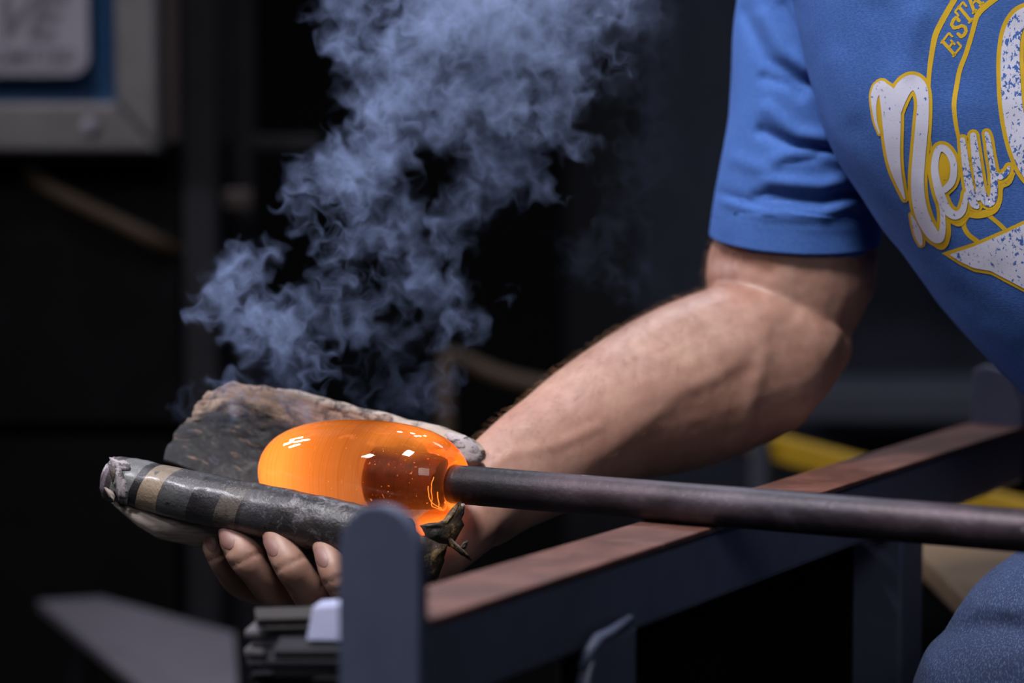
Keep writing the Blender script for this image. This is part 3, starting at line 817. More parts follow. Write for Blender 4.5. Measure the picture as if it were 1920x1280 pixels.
# forearm hair
hv, hf = [], []; rh = random.Random(3)
ed = at(900, 905, 1.80) - at(1400, 680, 1.93); ed.normalize()
polys = [p for p in me.polygons]
cand = []
for p in polys:
    c_ = wco[p.vertices[0]]; x, y, d = proj(c_)
    if 890 < x < 1400 and p.normal.dot(FWD) < .45:
        up_d = (y - (830 - (x - 895) * .62))          # roughly the distance below the upper edge
        if y < 890 and up_d < 190: cand.append((p, c_, max(.12, 1 - max(0, up_d) / 150)))
for _ in range(3000):
    p, c_, wgt = rh.choice(cand)
    if rh.random() > wgt: continue
    c_ = c_ + V((rh.uniform(-1, 1), rh.uniform(-1, 1), rh.uniform(-1, 1))) * .0015
    n_ = p.normal; L_ = rh.uniform(.005, .012)
    d_ = (ed * .8 + V((rh.gauss(0, .35), rh.gauss(0, .35), rh.gauss(0, .35)))); d_ = (d_ - n_ * d_.dot(n_)).normalized()
    p0 = c_ - n_ * .0012; p1 = c_ + d_ * L_ * .5 + n_ * L_ * rh.uniform(.2, .38); p2 = c_ + d_ * L_ + n_ * L_ * rh.uniform(.25, .5)
    s1 = d_.cross(n_).normalized(); r_ = .00007; i0 = len(hv)
    for q_, rr_ in ((p0, r_), (p1, r_ * .8)):
        hv += [q_ + s1 * rr_, q_ + n_ * rr_, q_ - s1 * rr_]
    hv.append(p2)
    for k_ in range(3):
        k2 = (k_ + 1) % 3; hf += [(i0 + k_, i0 + k2, i0 + 3 + k2, i0 + 3 + k_), (i0 + 3 + k_, i0 + 3 + k2, i0 + 6)]
o = new_obj('arm_hair', hv, hf, M['hair'], person, pbs); o['kind'] = 'stuff'

# ------------------------------------------------------------------ T-shirt
def sleeve_secs():
    SL = [(1600, -180, 1.94, 150), (1545, -60, 1.945, 160), (1522, 0, 1.945, 136), (1512, 100, 1.948, 136), (1508, 220, 1.95, 139), (1504, 320, 1.952, 152), (1498.2, 372, 1.953, 156), (1494.2, 408, 1.954, 157.5), (1493.8, 412, 1.954, 155.8), (1493.2, 417, 1.954, 157.5), (1490, 446, 1.955, 158)]
    R = catmull(SL, 5); C_ = [at(*p[:3]) for p in R]; secs = []
    for i, p in enumerate(R):
        t = (C_[min(i + 1, len(C_) - 1)] - C_[max(i - 1, 0)]).normalized(); view = (C_[i] - CAM).normalized()
        wv_ = t.cross(view).normalized(); dv_ = wv_.cross(t).normalized()
        if dv_.dot(FWD) > 0: dv_ = -dv_
        tilt = sstep(250, 446, p[1])
        u_ = wv_ * (p[3] * p[2] / F)
        if u_.x < 0: u_ = -u_
        u_ = u_ + UPV * (.0036 * tilt)
        secs.append((C_[i], u_, (dv_ - Z_ * .17 * tilt).normalized() * .064))
    return secs
FOLDS = [  # (polyline, amplitude m, sigma px)  sculpted drape of the sleeve and shirt
 ([(1400, 20), (1440, 110), (1500, 150), (1545, 165)], -.006, 14), ([(1470, 10), (1510, 80), (1535, 130)], -.004, 12), ([(1430, 30), (1470, 100), (1520, 135)], .004, 12),
 ([(1435, 145), (1480, 160), (1500, 178)], -.005, 10), ([(1440, 205), (1490, 252), (1560, 262)], .005, 13), ([(1430, 245), (1500, 275), (1570, 285)], -.006, 12),
 ([(1455, 300), (1520, 285), (1590, 300)], .004, 12), ([(1470, 302), (1530, 296)], -.003, 8), ([(1440, 340), (1540, 350), (1620, 330)], .0045, 12), ([(1420, 368), (1540, 372), (1630, 350)], -.004, 11),
 ([(1380, 300), (1440, 320)], .003, 14), ([(1365, 380), (1440, 402), (1540, 402), (1640, 372)], .003, 9), ([(1350, 360), (1420, 385)], -.003, 10)]
def drape(vs, folds, noise_amp):
    out = []
    for v in vs:
        x, y, d = proj(v); a = 0
        for ln, amp, sg in folds:
            best = 1e9
            for (x0, y0), (x1, y1) in zip(ln, ln[1:]):
                ex, ey = x1 - x0, y1 - y0; t = max(0, min(1, ((x - x0) * ex + (y - y0) * ey) / (ex * ex + ey * ey)))
                best = min(best, math.hypot(x - x0 - t * ex, y - y0 - t * ey))
            if best < sg * 3: a += amp * math.exp(-(best / sg) ** 2)
        out.append(v - FWD * a + V((.4, -1, .2)) * fbm(v, 16, 3) * noise_amp)
    return out
sv, sf = loft(smooth_secs(sleeve_secs(), 3), 120, 2.0, caps=False)
sv = drape(sv, FOLDS, .0018)
TF = [([(1600, 250), (1660, 400), (1760, 560)], -.0035, 30), ([(1570, 120), (1600, 260), (1650, 370)], .003, 26), ([(1660, 20), (1690, 120)], -.003, 28), ([(1720, 30), (1700, 130)], .003, 18),
      ([(1690, 470), (1780, 560), (1900, 640)], .003, 24), ([(1800, 560), (1920, 650)], -.003, 26), ([(1740, 500), (1840, 600)], -.002, 14)]
tv, tf = loft(smooth_secs(torso_secs(0, 0), 8), 150, 2.35, caps=False)
tv = drape(tv, TF, .0022)
verts = sv + tv; faces = sf + [tuple(i + len(sv) for i in f) for f in tf]
shirt = new_obj('t_shirt', verts, faces, M['jersey'], person, pbs); shirt['label'] = 'heather blue short-sleeved T-shirt with white and yellow chest lettering'
solidify(shirt, .0014, 1)
shirt_bvh = BVHTree.FromPolygons(tv, tf)
# printed lettering, laid on the cloth as thin ink layers
ink_v = {}
def ink_stroke(key, path, widths=None, grow=0.0, off=.0005, closed=False, across=4):
    """path of (x, y, width) in photograph pixels -> strip laid on the shirt"""
    pts = catmull(path, 8); rows = []
    for i, p in enumerate(pts):
        a, b = pts[max(0, i - 1)], pts[min(len(pts) - 1, i + 1)]
        tx, ty = b[0] - a[0], b[1] - a[1]; L = math.hypot(tx, ty) or 1; nx, ny = -ty / L, tx / L
        hw_ = max(.5, p[2] / 2 + grow)
        rows.append([(p[0] + nx * hw_ * s, p[1] + ny * hw_ * s) for s in np.linspace(-1, 1, across + 1)])
    if grow or True:     # rounded ends
        for end in (0, -1):
            p = pts[end]; a = pts[1] if end == 0 else pts[-2]
            tx, ty = p[0] - a[0], p[1] - a[1]; L = math.hypot(tx, ty) or 1; tx /= L; ty /= L
            hw_ = max(.5, p[2] / 2 + grow); nx, ny = (-ty, tx) if end == -1 else (ty, -tx)
            ex = []
            for f in (.5, .85, 1.0):
                q = math.sqrt(max(0, 1 - f * f)) * hw_
                ex.append([(p[0] + tx * f * hw_ + nx * q * s, p[1] + ty * f * hw_ + ny * q * s) for s in np.linspace(-1, 1, across + 1)])
            rows = (ex[::-1] + rows) if end == 0 else (rows + ex)
    ink_rows(key, rows, off)
def ink_rows(key, rows, off):
    vs, fs = ink_v.setdefault(key, ([], []))
    idx = []
    for r in rows:
        ir = []
        for x, y in r:
            q = cast(shirt_bvh, x, y, off)
            if q is None: ir.append(None)
            else: ir.append(len(vs)); vs.append(q)
        idx.append(ir)
    for a, b in zip(idx, idx[1:]):
        for j in range(len(a) - 1):
            f = (a[j], a[j + 1], b[j + 1], b[j])
            if None not in f: fs.append(f)
N1 = [(1650, 250, 2), (1643, 228, 5), (1640, 205, 8), (1640, 182, 13), (1646, 166, 18), (1654, 161, 20)]
N2 = [(1654, 163, 22), (1665, 178, 32), (1671, 205, 36), (1673, 240, 33), (1675, 280, 27), (1680, 315, 20), (1688, 344, 12), (1697, 372, 3)]
N3 = [(1709, 402, 2), (1716, 420, 10), (1723, 440, 13), (1728, 456, 7)]
N4 = [(1676, 215, 24), (1684, 186, 30), (1696, 164, 30), (1711, 154, 28), (1725, 164, 26), (1731, 190, 22), (1729, 235, 24), (1724, 290, 24), (1721, 335, 24), (1723, 372, 25), (1732, 408, 25), (1748, 436, 23), (1761, 446, 18), (1768, 430, 12), (1768, 400, 9), (1764, 372, 10)]
E1 = [(1772, 355, 12), (1785, 340, 13), (1789, 315, 13), (1784, 294, 13), (1772, 279, 13), (1761, 279, 13), (1755, 295, 13), (1753, 318, 14), (1757, 342, 15), (1764, 366, 17), (1775, 391, 17), (1791, 403, 16), (1804, 396, 13), (1810, 378, 10), (1812, 362, 8)]
W1 = [(1805, 262, 10), (1808, 285, 12), (1812, 315, 14), (1818, 350, 16), (1826, 380, 15), (1832, 386, 11)]
W2 = [(1825, 254, 12), (1829, 290, 15), (1834, 325, 16), (1839, 352, 15), (1847, 373, 16), (1857, 379, 16), (1864, 362, 14), (1863, 325, 12), (1857, 290, 11), (1853, 262, 10), (1850, 250, 8)]
W3 = [(1838, 345, 14), (1834, 370, 12)]
W4 = [(1864, 326, 11), (1877, 331, 11), (1888, 323, 9), (1892, 313, 5)]
O1 = [(1940, 22, 28), (1914, 34, 30), (1899, 62, 32), (1894, 105, 35), (1895, 150, 37), (1898, 195, 38), (1906, 245, 38), (1917, 288, 35), (1932, 320, 34), (1960, 345, 34), (1995, 345, 34), (2025, 300, 36), (2038, 220, 38), (2034, 130, 36), (2012, 60, 32), (1975, 25, 28), (1940, 22, 28)]
for p in (N1, N2, N3, N4, E1): ink_stroke('white', p, off=.0006)
for p in (W1, W2, W3, W4, O1): ink_stroke('worn', p, off=.0006)
for p, g in ((N1, 4), (N2, 6), (N3, 4.5), (N4, 6.5), (E1, 6.5), (W1, 6), (W2, 6), (W3, 6), (W4, 7), (O1, 8)):
    ink_stroke('outline', p, grow=g, off=.00035)
# thicker drop edge under the lower right of the letters
for p in ([(1740, 448, 6), (1766, 462, 12), (1777, 440, 12), (1777, 412, 10)], [(1782, 412, 10), (1800, 417, 14), (1814, 400, 12), (1822, 402, 12), (1838, 402, 14), (1862, 394, 14), (1873, 376, 12), (1876, 350, 12), (1890, 340, 14), (1899, 326, 9)]):
    ink_stroke('outline', p, off=.0003)
ink_stroke('ring', [(1815, -45, 11), (1797, -14, 11), (1782, 12, 11), (1766, 40, 11), (1754, 66, 11), (1748, 95, 10), (1743, 130, 9), (1741, 165, 8), (1741, 230, 6), (1745, 280, 6)], off=.0002)
ink_stroke('ring', [(1905, -30, 11), (1868, -4, 11), (1843, 16, 11), (1831, 32, 10), (1824, 58, 9), (1812, 98, 9), (1800, 130, 9), (1794, 160, 9), (1789, 195, 9), (1792, 230, 8), (1798, 262, 7), (1803, 300, 6)], off=.0002)
ink_stroke('ring', [(1814, 402, 12), (1807, 420, 9), (1815, 438, 9), (1832, 452, 9)], off=.0002)
ink_stroke('ring', [(1848, 398, 10), (1862, 410, 8), (1874, 420, 8), (1886, 432, 8)], off=.0002)
ink_stroke('outline', [(1770, 296, 12), (1773, 312, 15), (1774, 332, 11)], off=.0004)
top_b = [(1766, 474), (1825, 455), (1884, 430), (1920, 413), (1990, 380), (2060, 350)]
bot_b = [(1766, 474), (1800, 496), (1827, 509), (1858, 514), (1905, 539), (1920, 547), (1990, 576), (2060, 590)]
def banner(key, inset, off):
    rows = []
    for i in range(61):
        u = lerp(.06 if inset else 0, 1, i / 60)
        a, b = poly_at(top_b, u), poly_at(bot_b, u)
        h = b[1] - a[1]; ins = min(inset, h * .45)
        rows.append([(lerp(a[0], b[0], t), lerp(a[1] + ins, b[1] - ins, t)) for t in np.linspace(0, 1, 13)])
    ink_rows(key, rows, off)
banner('outline', 0, .0003); banner('banner', 7, .0006)
# ESTA: serif capitals running up between the two arcs
GL = {'E': [[(-.35, -.5), (-.35, .5)], [(-.5, -.5), (.42, -.5), (.46, -.22)], [(-.5, .5), (.40, .5), (.44, .24)], [(-.35, 0), (.18, 0)], [(.18, -.14), (.18, .14)]],
      'S': [[(.34, .22), (.34, .45), (.05, .5), (-.28, .42), (-.32, .2), (-.05, .04), (.25, -.08), (.36, -.28), (.2, -.46), (-.1, -.5), (-.36, -.42), (-.38, -.2)]],
      'T': [[(0, -.5), (0, .5)], [(-.46, .22), (-.44, .5), (.44, .5), (.46, .22)], [(-.18, -.5), (.18, -.5)]],
      'A': [[(-.4, -.5), (0, .5), (.4, -.5)], [(-.22, -.12), (.22, -.12)], [(-.55, -.5), (-.22, -.5)], [(.2, -.5), (.56, -.5)]]}
for ch, cx, cy, ang in (('E', 1784, 83, 52), ('S', 1798, 51, 52), ('T', 1809, 26, 50), ('A', 1824, 1, 46)):
    if ch not in GL: continue
    a = math.radians(ang); xd = (math.cos(a), -math.sin(a)); yd = (-math.sin(a), -math.cos(a))
    for ln in GL[ch]:
        q = [(cx + (x * 25 + y * 6) * xd[0] + y * 33 * yd[0], cy + (x * 25 + y * 6) * xd[1] + y * 33 * yd[1]) for x, y in ln]
        thick = 6.4 if (ln is GL[ch][0]) else 4.2
        dens = []
        for (x0, y0), (x1, y1) in zip(q, q[1:]): dens += [(lerp(x0, x1, t), lerp(y0, y1, t), thick) for t in (0, .5)]
        dens.append((*q[-1], thick)); ink_stroke('text', dens, off=.0002)
for key, nm, mt, lb in (('ring', 'printed_ring', 'yellow_ink', 'yellow printed arcs of the emblem'), ('outline', 'printed_outline', 'yellow_ink', 'yellow outline round the lettering'),
                        ('white', 'printed_letters', 'white_ink', 'white printed letters n and e'), ('worn', 'printed_letters', 'worn_ink', 'worn white printed letters w and O'),
                        ('banner', 'printed_banner', 'worn_ink', 'speckled white printed banner'), ('text', 'printed_text', 'yellow_ink', 'small yellow serif text ESTA')):
    o = new_obj(nm, *ink_v[key], M[mt], shirt, pbs); o['label'] = lb

# ------------------------------------------------------------------ jeans
def denim_loft(pts, n=64): return loft(limb(pts, n, 10, False), n, 2.1)
th = denim_loft([(2420, 1030, 2.02, 260, .105), (2260, 1110, 1.93, 255, .10), (2100, 1190, 1.82, 235, .092), (1990, 1240, 1.755, 216, .084), (1925, 1268, 1.725, 190, .07), (1890, 1285, 1.712, 150, .05)])
sh = denim_loft([(1960, 1190, 1.735, 130, .05), (1955, 1240, 1.735, 205, .074), (1945, 1310, 1.745, 232, .078), (1940, 1420, 1.77, 225, .076), (1950, 1800, 1.80, 205, .072), (1960, 2500, 1.81, 190, .068), (1965, 2960, 1.81, 190, .068)])
v1, f1 = th; v2, f2 = sh
jv = v1 + v2; jf = f1 + [tuple(i + len(v1) for i in f) for f in f2]
jn = new_obj('jeans', jv, jf)
rm = jn.modifiers.new('r', 'REMESH'); rm.mode = 'VOXEL'; rm.voxel_size = .005
sm = jn.modifiers.new('s', 'SMOOTH'); sm.factor = .5; sm.iterations = 8
dg = bpy.context.evaluated_depsgraph_get(); dg.update()
m2 = bpy.data.meshes.new_from_object(jn.evaluated_get(dg)); om = jn.data; jn.modifiers.clear(); jn.data = m2; bpy.data.meshes.remove(om)
JF = [([(1800, 1095), (1880, 1115), (2100, 1100)], -.0008, 16), ([(1790, 1120), (1870, 1140), (2100, 1145)], .002, 16), ([(1760, 1170), (1830, 1180), (2100, 1160)], -.0012, 18), ([(1765, 1130), (1775, 1180), (1745, 1220)], -.003, 10)]
cs = [v.co.copy() for v in m2.vertices]; ds = drape(cs, JF, .0035)
for v, c in zip(m2.vertices, ds): v.co = c - pbs
for p in m2.polygons: p.use_smooth = True
m2.materials.append(M['denim']); jn.parent = person; jn['label'] = 'blue denim jeans'
# ------------------------------------------------------------------ things round the bench
# stack of folded newspapers on a bracket outside the near end of the rail, with a white sheet on top
def slab(name, cx, cy, d, sx, sy, sz, rot, mat, label, cat, group=None, layers=3):
    c = at(cx, cy, d); a = math.radians(rot)
    ex = V((math.cos(a), math.sin(a), 0)); ey = V((-math.sin(a), math.cos(a), 0))
    base = c - Z_ * sz
    t = empty(name, base, label, cat, group)
    h = 2 * sz / layers
    for k_ in range(layers):
        bm = bmesh.new(); jx, jy = random.uniform(-.003, .003), random.uniform(-.003, .003)
        add_box(bm, base + Z_ * (h * (k_ + .5)) + ex * jx + ey * jy, ex * sx, ey * sy, Z_ * h * .48, min(h * .3, .003), 2)
        bmesh.ops.subdivide_edges(bm, edges=bm.edges, cuts=1)
        bm_obj('fold', bm, mat, t, base, smooth=False)
    return t
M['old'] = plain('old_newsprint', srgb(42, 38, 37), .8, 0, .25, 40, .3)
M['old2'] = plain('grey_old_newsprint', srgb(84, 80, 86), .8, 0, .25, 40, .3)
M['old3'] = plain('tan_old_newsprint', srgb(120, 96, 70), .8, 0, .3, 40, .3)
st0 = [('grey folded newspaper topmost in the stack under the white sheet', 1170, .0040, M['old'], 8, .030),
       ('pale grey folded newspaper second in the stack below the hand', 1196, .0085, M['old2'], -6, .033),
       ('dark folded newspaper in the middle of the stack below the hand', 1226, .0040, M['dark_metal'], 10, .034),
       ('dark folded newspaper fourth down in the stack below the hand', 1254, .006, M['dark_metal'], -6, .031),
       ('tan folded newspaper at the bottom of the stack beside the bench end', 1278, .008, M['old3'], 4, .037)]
top_pt = at(578, 1168, 1.47); zz = top_pt.z + .0075
for lb, py, hz_, mt, rot, sx in st0:
    zz -= hz_
    c = V((top_pt.x + (.031 - sx) * .6, top_pt.y, zz)); zz -= hz_ + .0012
    x_, y_, d_ = proj(c)
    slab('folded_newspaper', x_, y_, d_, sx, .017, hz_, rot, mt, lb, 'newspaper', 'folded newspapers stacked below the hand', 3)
shelf_z = zz - .0065
bm = bmesh.new(); c = V((top_pt.x + .012, top_pt.y, shelf_z))
add_box(bm, c, (.060, 0, 0), (0, .030, 0), (0, 0, .004), .001)
bm_obj('tray', bm, M['paint'], bench, bench_base)
bm = bmesh.new(); a = rp(S0 + .02, -H, -.04)
add_box(bm, V(((c.x + a.x) / 2 + .05, (c.y + a.y) / 2, shelf_z - .02)), ((a.x - c.x) / 2, 0, 0), (0, .012, 0), (0, 0, .015), .002)
bm_obj('bracket', bm, M['paint'], bench, bench_base)
# white sheet folded to a small block, leaning on the stack
b_ = at(622, 1203, 1.40); wp_ = [(586, 1138), (668, 1132), (672, 1203), (574, 1201)]
fr = [at(x, y, 1.40 + (.006 if y < 1160 else 0)) for x, y in wp_]
bm = bmesh.new(); add_prism(bm, fr, V((.004, .022, 0)), .001)
bmesh.ops.subdivide_edges(bm, edges=bm.edges, cuts=2)
o = bm_obj('paper_sheet', bm, M['white_paper'], None, b_); tag(o, 'small white folded paper standing beside the slate blue stop bar', 'paper')
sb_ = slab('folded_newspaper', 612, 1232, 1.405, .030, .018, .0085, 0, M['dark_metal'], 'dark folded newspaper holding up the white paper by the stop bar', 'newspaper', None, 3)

# ------------------------------------------------------------------ background
D0 = 3.05
def bx(name, x0, y0, x1, y1, d, th, mat, parent, base, bevel=.004, label=None):
    a, b = at(x0, y0, d), at(x1, y1, d)
    bm = bmesh.new()
    add_box(bm, ((a.x + b.x) / 2, a.y + th / 2, (a.z + b.z) / 2), (abs(b.x - a.x) / 2, 0, 0), (0, th / 2, 0), (0, 0, abs(b.z - a.z) / 2), bevel)
    o = bm_obj(name, bm, mat, parent, base)
    if label: o['label'] = label
    return o
fb = at(-100, 300, D0); fbase = V((fb.x, fb.y, 0))
kiln = empty('control_cabinet', fbase, 'dark control cabinet with a blue panel and stainless frame at the upper left', 'cabinet')
bx('panel', -420, -420, 235, 215, D0 + .02, .03, M['blue_panel'], kiln, fbase)
# stainless frame, mitred at the corner
def mitre(name, pts, d, th):
    P = [at(x, y, d) for x, y in pts]; y0 = P[0].y
    bm = bmesh.new(); add_prism(bm, [V((p.x, y0, p.z)) for p in P], V((0, th, 0)), .006)
    return bm_obj(name, bm, M['stainless'], kiln, fbase)
mitre('frame_rail', [(-420, 192), (216, 192), (296, 284), (-420, 284)], D0, .05)
mitre('frame_rail', [(217, 190), (217, -420), (296, -420), (296, 282)], D0, .05)
bx('edge_strip', 280, -420, 297, 284, D0 - .006, .01, M['stainless'], kiln, fbase)
bx('side_panel', 297, -420, 326, 268, D0 + .03, .6, M['brown_side'], kiln, fbase)
sc_ = at(166, 236, D0 - .004)
vs, fs = loft([(sc_ + V((0, -.004, 0)), V((.004, 0, 0)), V((0, 0, .004))), (sc_ + V((0, -.003, 0)), V((.0095, 0, 0)), V((0, 0, .0095))), (sc_ + V((0, .006, 0)), V((.011, 0, 0)), V((0, 0, .011)))], 20)
new_obj('screw', vs, fs, M['plate'], kiln, fbase)
# white plate with rounded corner
a = at(-300, -300, D0); b = at(168, 141, D0); r_ = .022
pts = []
for cx, cz, a0 in ((b.x - r_, b.z + r_, -90), (b.x - r_, a.z - r_, 0), (a.x + r_, a.z - r_, 90), (a.x + r_, b.z + r_, 180)):
    for k_ in range(7):
        an = math.radians(a0 + 15 * k_); pts.append(V((cx + r_ * math.cos(an), at(0, 0, D0).y - .0, cz + r_ * math.sin(an))))
bm = bmesh.new(); yy = b.y; add_prism(bm, [V((p.x, yy - .006, p.z)) for p in pts], V((0, .012, 0)), .001)
plate = bm_obj('sign_plate', bm, M['plate'], kiln, fbase); plate['label'] = 'white lettered sign plate'
def letters(txt, px, py, size_px, shear, bold):
    c = bpy.data.curves.new('lettering', 'FONT'); c.body = txt; c.size = size_px * D0 / F; c.shear = shear; c.offset = bold; c.extrude = .0006
    o = bpy.data.objects.new('lettering', c); COL.objects.link(o); dg = bpy.context.evaluated_depsgraph_get(); dg.update()
    m = bpy.data.meshes.new_from_object(o.evaluated_get(dg)); bpy.data.objects.remove(o); bpy.data.curves.remove(c)
    p = at(px, py, D0)
    m.transform(Matrix.Translation(V((p.x, yy - .0068, p.z)) - fbase) @ Matrix.Rotation(math.pi / 2, 4, 'X'))
    m.materials.clear(); m.materials.append(M['letter'])
    o = bpy.data.objects.new('lettering', m); COL.objects.link(o); o.parent = plate
letters('VE', -18, 72, 112, .35, .002); letters('OMITTED', -12, 118, 36, .15, .0005)
bx('rule', -280, 76, 132, 80, D0 - .008, .004, M['letter'], kiln, fbase, .0)
bx('rule', -280, 124, 128, 127, D0 - .008, .004, M['letter'], kiln, fbase, .0)
# body below the panel
bx('body', -420, 300, 336, 800, D0 + .10, .5, M['black'], kiln, fbase)
bx('body', -420, 820, 330, 2600, D0 + .14, .5, M['black'], kiln, fbase)
bx('upright', 334, -420, 398, 2700, D0 + .06, .06, M['dark_metal'], kiln, fbase)
# second upright frame with two short bars
gx = at(455, 300, D0 + .2); gbase = V((gx.x, gx.y, 0))
fr2 = empty('steel_frame', gbase, 'black upright steel frame standing right of the control cabinet', 'frame')
bx('upright', 424, -420, 470, 2500, D0 + .2, .05, M['dark_metal'], fr2, gbase)
bx('crossbar', 418, 356, 470, 392, D0 + .16, .04, M['brown_side'], fr2, gbase)
bx('crossbar', 470, 254, 600, 284, D0 + .22, .04, M['dark_metal'], fr2, gbase)
# amber hose drooping across the cabinet
hp = [at(*p) for p in ((40, 322, 3.165), (90, 350, 3.13), (150, 382, 3.12), (220, 416, 3.12), (290, 452, 3.13), (330, 474, 3.165))]
hp = [V(p) for p in catmull([tuple(p) for p in hp], 6)]
vs, fs = simple_tube(hp, .011, 10)
o = new_obj('hose', vs, fs, M['hose_and_shaded_bar'], kiln, fbase); o['label'] = 'dim amber hose across the dark cabinet body'
hp = [V(p) for p in catmull([tuple(at(*p)) for p in ((865, 2640, 3.05), (850, 1700, 3.15), (838, 900, 3.22), (835, 690, 3.25), (860, 672, 3.26), (900, 690, 3.26), (960, 712, 3.24), (1060, 735, 3.22), (1250, 790, 3.12), (1412, 842, 3.055))], 6)]  # tube added in place of the yellow bar's left part, shade put into its colour
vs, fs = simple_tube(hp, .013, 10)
shaded_bar_vf = (vs, fs)
# long yellow barrier bar behind the bench
ya, yb_ = at(1408, 826, 3.05), at(2150, 1022, 2.75)
ydir = (yb_ - ya).normalized(); mid = (ya + yb_) / 2
ybase = V((mid.x, mid.y, 0))
bar = empty('barrier', ybase, 'yellow barrier bar sloping behind the bench and forearm', 'barrier')
bm = bmesh.new(); sd = ydir.cross(Z_).normalized(); upn = sd.cross(ydir).normalized()
add_box(bm, mid, ydir * (yb_ - ya).length / 2, sd * .008, upn * .0165, .003)
bm_obj('rail', bm, M['yellow'], bar, ybase)
o = new_obj('hose', *shaded_bar_vf, M['hose_and_shaded_bar'], bar, ybase); o['label'] = 'dim amber stand-in for the shaded left part of the yellow barrier bar'
for u_ in (.015, .97):
    q = ya.lerp(yb_, u_); bm = bmesh.new()
    add_box(bm, V((q.x, q.y - .03, q.z / 2)), (.011, 0, 0), (0, .011, 0), (0, 0, q.z / 2 + .012), .002)
    bm_obj('post', bm, M['grey_beam'], bar, ybase)
# grey beam / shelf behind the sitter and a dark backdrop machine
sx0 = at(1700, 760, 3.5); sbase = V((sx0.x, sx0.y, 0))
shf = empty('workshop_shelf', sbase, 'grey edged dark shelving unit in shadow behind the sitter', 'shelf')
bx('shelf_board', 1480, 733, 2600, 792, 3.5, .4, M['grey_beam'], shf, sbase)
bx('shelf_board', 1480, 250, 2600, 285, 3.62, .4, M['dark_metal'], shf, sbase)
bx('back_panel', 1060, -500, 1196, 1050, 3.96, .02, M['dark_metal'], shf, sbase)
bx('back_panel', 1200, -500, 2600, 1050, 3.95, .02, M['navy'], shf, sbase)
bx('upright', 1450, -500, 1490, 2200, 3.55, .04, M['dark_metal'], shf, sbase)
bx('upright', 2560, -500, 2600, 2200, 3.55, .04, M['dark_metal'], shf, sbase)
# pale board leaning low at the left
lb_ = at(300, 1250, 2.8); lbase = V((lb_.x, lb_.y, 0))
lo_pts = [(70, 1125, 3.02), (190, 1118, 3.04), (440, 1185, 2.9), (450, 1340, 2.6), (330, 1340, 2.55)]
vs = [at(*p) for p in lo_pts]
bm = bmesh.new(); add_prism(bm, vs, V((0, .004, -.014)), .002)
bt = bm_obj('side_table', bm, M['grey_board'], None, lbase); tag(bt, 'pale grey blurred tabletop low at the lower left', 'table')
for x, y, d in ((150, 1150, 3.0), (410, 1215, 2.86), (385, 1325, 2.62)):
    p = at(x, y, d); bm = bmesh.new(); add_box(bm, V((p.x, p.y, (p.z - .02) / 2)), (.012, 0, 0), (0, .012, 0), (0, 0, (p.z - .02) / 2), .002)
    bm_obj('leg', bm, M['dark_metal'], bt, lbase)

# ------------------------------------------------------------------ smoke
rng = np.random.default_rng(11)
DS = 1.805
BL = [(455, 500, 72, 1.3), (440, 560, 56, 1.2), (490, 575, 72, 1.3), (515, 635, 64, 1.2), (500, 690, 50, .8), (445, 712, 42, .6), (420, 745, 48, .35), (360, 745, 40, .15), (560, 670, 55, .7), (590, 690, 40, .8), (540, 730, 60, .4), (600, 600, 62, .45), (560, 560, 36, .15), (640, 610, 55, .5), (650, 530, 50, .6),
      (620, 450, 50, .6), (600, 400, 50, .65), (572, 335, 40, .9), (600, 310, 50, .9), (650, 340, 70, .9), (700, 290, 80, 1.0), (735, 250, 70, 1.0), (700, 400, 70, .7), (760, 420, 70, .5), (790, 480, 66, .45), (740, 520, 66, .35), (720, 620, 60, .16), (800, 560, 60, .35), (850, 520, 50, .4), (850, 600, 46, .35), (840, 640, 40, .35), (700, 700, 60, .15), (800, 700, 56, .2), (845, 750, 40, .2), (780, 740, 60, .15),
      (690, 190, 70, .9), (650, 110, 66, .7), (640, 40, 70, .6), (760, 150, 95, 1.0), (820, 200, 100, 1.0), (800, 80, 120, 1.0), (880, 60, 130, 1.1), (900, 150, 110, 1.0), (980, 90, 130, 1.0), (1060, 60, 110, .9), (1100, 130, 80, .8), (1020, 180, 90, .75), (950, 230, 80, .6), (880, 280, 70, .5), (960, 320, 70, .45), (1010, 350, 36, .6), (900, 350, 80, .3), (860, 420, 70, .4), (700, -20, 120, .7), (900, -40, 160, 1.0), (1080, -30, 140, .9), (1170, 20, 90, .2), (960, 585, 20, .12), (1230, 120, 120, .04), (1150, 480, 110, .03), (1200, 300, 120, .02)]
px0, px1, py0, py1 = 320, 1290, -110, 830
c0, c1 = at(px0, py1, DS), at(px1, py0, DS)
lo = np.array([c0.x, DS - .075, c0.z]); hi = np.array([c1.x, DS + .075, c1.z])
NX, NZ, NY = 380, 370, 46
gx_ = np.linspace(lo[0], hi[0], NX, dtype=np.float32); gy_ = np.linspace(lo[1], hi[1], NY, dtype=np.float32); gz_ = np.linspace(lo[2], hi[2], NZ, dtype=np.float32)
GP = np.stack(np.meshgrid(gx_, gy_, gz_, indexing='ij'), -1).reshape(-1, 3)
blobs = []
for px, py, r, a in BL:
    c = at(px, py, DS + rng.uniform(-.025, .025)); blobs.append((np.array(c, np.float32), r * DS / F, a))
def density(P):
    d = np.zeros(len(P), np.float32)
    for c, r, a in blobs:
        m = (np.abs(P[:, 0] - c[0]) < r) & (np.abs(P[:, 2] - c[2]) < r)
        ii = np.nonzero(m)[0]
        if not len(ii): continue
        q = (P[ii] - c); q[:, 1] *= 1.8
        x = 1 - (q ** 2).sum(1) / (r * r); x = np.clip(x * 1.5, 0, 1)
        d[ii] = np.maximum(d[ii], a * x * x * (3 - 2 * x)) + .25 * a * x
    return d
G = 40
